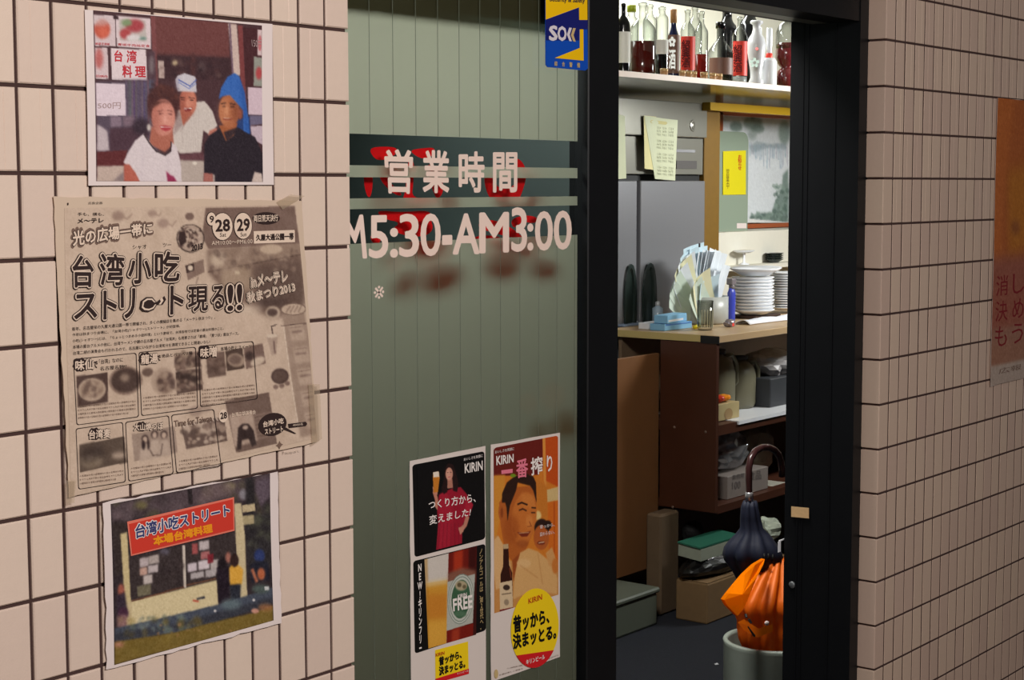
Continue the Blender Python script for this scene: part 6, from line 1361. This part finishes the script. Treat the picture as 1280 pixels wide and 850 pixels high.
# pale corners that round the picture off
for cx, cy, sx, sy in ((45, 128, 1, 1), (460, 48, -1, 1)):
    arc = [(cx+sx*18*(1-math.sin(t_)), cy+sy*18*(1-math.cos(t_))-(sx*18*(1-math.sin(t_)))*.19) for t_ in np.linspace(0, math.pi/2, 6)]
    I.poly('rounded_corner', [(cx-sx*1, cy-1)]+arc if sx*sy > 0 else [(cx-sx*1, cy-1)]+arc[::-1], M['poster'], 2)
I.texts('white_lettering', [('KIRIN', [(60, 182), (170, 168), (170, 218), (62, 238)], .025), ('おいしさを笑顔に', [(52, 145), (175, 122), (175, 142), (52, 165)], 0), ('搾', [(282, 195), (355, 180), (358, 290), (286, 305)], .02), ('り', [(385, 180), (418, 172), (420, 275), (388, 280)], .02)], M['ink_white'], 3)
I.texts('pink_lettering', [('一', [(92, 272), (165, 262), (165, 288), (93, 296)], 0), ('番', [(188, 205), (262, 195), (262, 312), (190, 322)], .02)], M['ink_pink'], 3)
I.texts('small_white_lettering', [('昔っから、', [(340, 625), (436, 610), (436, 632), (341, 648)], .0), ('変わらない。', [(340, 672), (434, 655), (434, 680), (341, 698)], 0)], M['ink_white'], 3)
I.org(608, 685, 5.15)
yel = bpy.data.materials['poster_yellow']; red = bpy.data.materials['poster_red']
ang = np.linspace(0, 2*math.pi, 49)[:-1]; cx, cy, rx, ry = 308, 515, 154, 255
el = lambda t_: (cx+rx*math.cos(t_), cy+ry*math.sin(t_)-.13*rx*math.cos(t_))
I.poly('yellow_disc', [el(t_) for t_ in ang], yel, 3)
th = [t_ for t_ in np.linspace(math.radians(38), math.radians(141), 22)]
I.poly('red_segment', [el(t_) for t_ in th], red, 4)
I.texts('slogan_lettering', [('昔ッから、', [(168, 440), (396, 390), (398, 480), (172, 545)], .045), ('決まッとる。', [(165, 558), (442, 490), (442, 580), (170, 650)], .045)], M['ink_black'], 5)
I.texts('red_logo_lettering', [('KIRIN', [(265, 325), (352, 295), (352, 330), (266, 358)], .01)], bpy.data.materials['logo_red'], 5)
I.texts('band_lettering', [('キリンビール', [(248, 718), (368, 682), (368, 712), (250, 750)], .02)], M['ink_white'], 6)
I.texts('fine_print', [('ストップ!未成年者飲酒・飲酒運転。', [(130, 770), (232, 748), (232, 758), (130, 780)], 0), ('のんだあとはリサイクル', [(375, 712), (462, 682), (462, 694), (375, 724)], 0), ('お酒は楽しく適量を', [(80, 812), (232, 770), (232, 778), (80, 822)], 0)], M['ink_mid'], 3)
I.poly('gold_mark', [(60+13*math.cos(k*.4), 810+30*math.sin(k*.4)) for k in range(16)], M['ink_gold'], 3)

# security sticker on the outer leaf
stc = thing_at('sticker', at(707, 88, .047), 'blue and yellow security sticker at the top of the black door stile', 'sticker')
T = Flat(stc, .0468); T.org(670, 0, 6.54)
blue = inkm('sticker_blue', (16, 74, 176), .35); dblue = inkm('sticker_dark_blue', (24, 30, 104), .35); yl = inkm('sticker_yellow', (240, 190, 10), .35)
raw_pts = [(76, -140), (418, -150), (424, 560), (404, 577), (95, 548), (80, 530)]
XZ = np.array([T.w(*p) for p in raw_pts]); n = len(XZ)
raw('sticker_sheet', [(x, .0468, z) for x, z in XZ]+[(x, .0478, z) for x, z in XZ], [tuple(range(n)), tuple(range(n, 2*n))[::-1]]+[(i, i+n, (i+1) % n+n, (i+1) % n) for i in range(n)], blue, stc)
T.poly('dark_panel', [(78, 162), (350, 62), (352, 164), (420, 164), (422, 240), (352, 240), (350, 330), (80, 330)], dblue, 1)
T.poly('yellow_panel', [(76, -138), (417, -148), (419, 163), (352, 163), (350, 60), (78, 160)], yl, 1)
T.poly('yellow_bar', [(356, 236), (386, 238), (388, 496), (152, 474), (356, 392)], yl, 1)
T.texts('white_lettering', [('S', [(108, 214), (168, 214), (168, 328), (108, 328)], .04), ('O', [(176, 218), (244, 220), (244, 332), (176, 330)], .04)], inkm('sticker_white', (216, 208, 214)), 2)
for k, (x, mm) in enumerate(((250, 'sticker_white'), (282, 'ink_gold'))):
    T.poly('chevron_mark', [(x+18, 226+k*3), (x+40, 228+k*3), (x+22, 284+k*3), (x+40, 338+k*3), (x+20, 336+k*3), (x, 284+k*3)], bpy.data.materials['sticker_white'] if k == 0 else M['ink_gold'], 2)
T.texts('yellow_lettering', [('綜', [(148, 500), (172, 502), (172, 540), (148, 538)], .02), ('合', [(210, 504), (232, 506), (232, 544), (210, 542)], .02), ('警', [(270, 508), (294, 510), (294, 550), (270, 548)], .02), ('備', [(332, 512), (356, 514), (356, 554), (332, 552)], .02)], M['ink_gold'], 2)
T.texts('dark_lettering', [('Security & Safety', [(110, -28), (396, -16), (396, 34), (110, 22)], .02)], inkm('sticker_navy', (30, 30, 50)), 2)

# orange poster on the right wall
op = thing_at('poster', at(1262, 480, -.003), 'faded orange poster with red brush lettering on the right tiled wall', 'poster')
O = Flat(op, -.0035, wave(.0012, 10, 8, .3)); O.org(0, 0, 1)
xl = at(1242.5, 300, -.0035)[0]; zt, zb_ = at(1244, 122, -.0035)[2], at(1240, 482, -.0035)[2]
cor = [proj(xl, -.0035, zt), proj(xl+.40, -.0035, zt), proj(xl+.40, -.0035, zb_), proj(xl, -.0035, zb_)]
sheet(O, cor, M['poster'], cell=.03, edge=.0006)
c = Canvas(O, cor, .003, (168, 88, 34))
q = lambda u_, v_: proj(xl+.40*u_, -.0035, zt+(zb_-zt)*v_)
c.fill([q(-.1, -.1), q(.3, -.1), q(.16, .3), q(.12, .6), q(-.1, .6)], (184, 100, 40), 6, .8).fill([q(.2, .25), q(.9, .2), q(1, .5), q(.25, .55)], (176, 108, 26), 10, .9).fill([q(-.1, .55), q(1.1, .55), q(1.1, .86), q(-.1, .86)], (146, 84, 70), 8, .9).fill([q(-.1, .8), q(1.1, .8), q(1.1, .95), q(-.1, .95)], (150, 108, 90), 4, .9).fill([q(-.1, .93), q(1.1, .93), q(1.1, 1.1), q(-.1, 1.1)], (176, 158, 146), 2)
c.ell(*q(.35, .45), 6, 8, (130, 70, 30), 5, .8).ell(*q(.75, .3), 5, 14, (90, 50, 24), 6, .8).noise(5, 1.0); c.build('printed_picture', M['print'])
M['brush'] = inkm('crimson_ink', (124, 26, 36))
tx = []
for col, (u0, word) in enumerate(((.05, '消決も'), (.32, 'しめう'), (.60, 'たつー'), (.84, 'らて'))):
    for r_, ch in enumerate(word): v0 = .615+r_*.09; dash = ch == 'ー'; tx.append((ch, [q(u0+.085, v0), q(u0+.115, v0), q(u0+.115, v0+.07), q(u0+.085, v0+.07)], 0) if dash else (ch, [q(u0, v0), q(u0+.19, v0), q(u0+.19, v0+.072), q(u0, v0+.072)], .0))
O.texts('crimson_brush_lettering', tx, M['brush'], 2)
O.texts('small_lettering', [('広報', [q(.12, .945), q(.5, .945), q(.5, .965), q(.12, .965)], 0)], M['ink_mid'], 2)
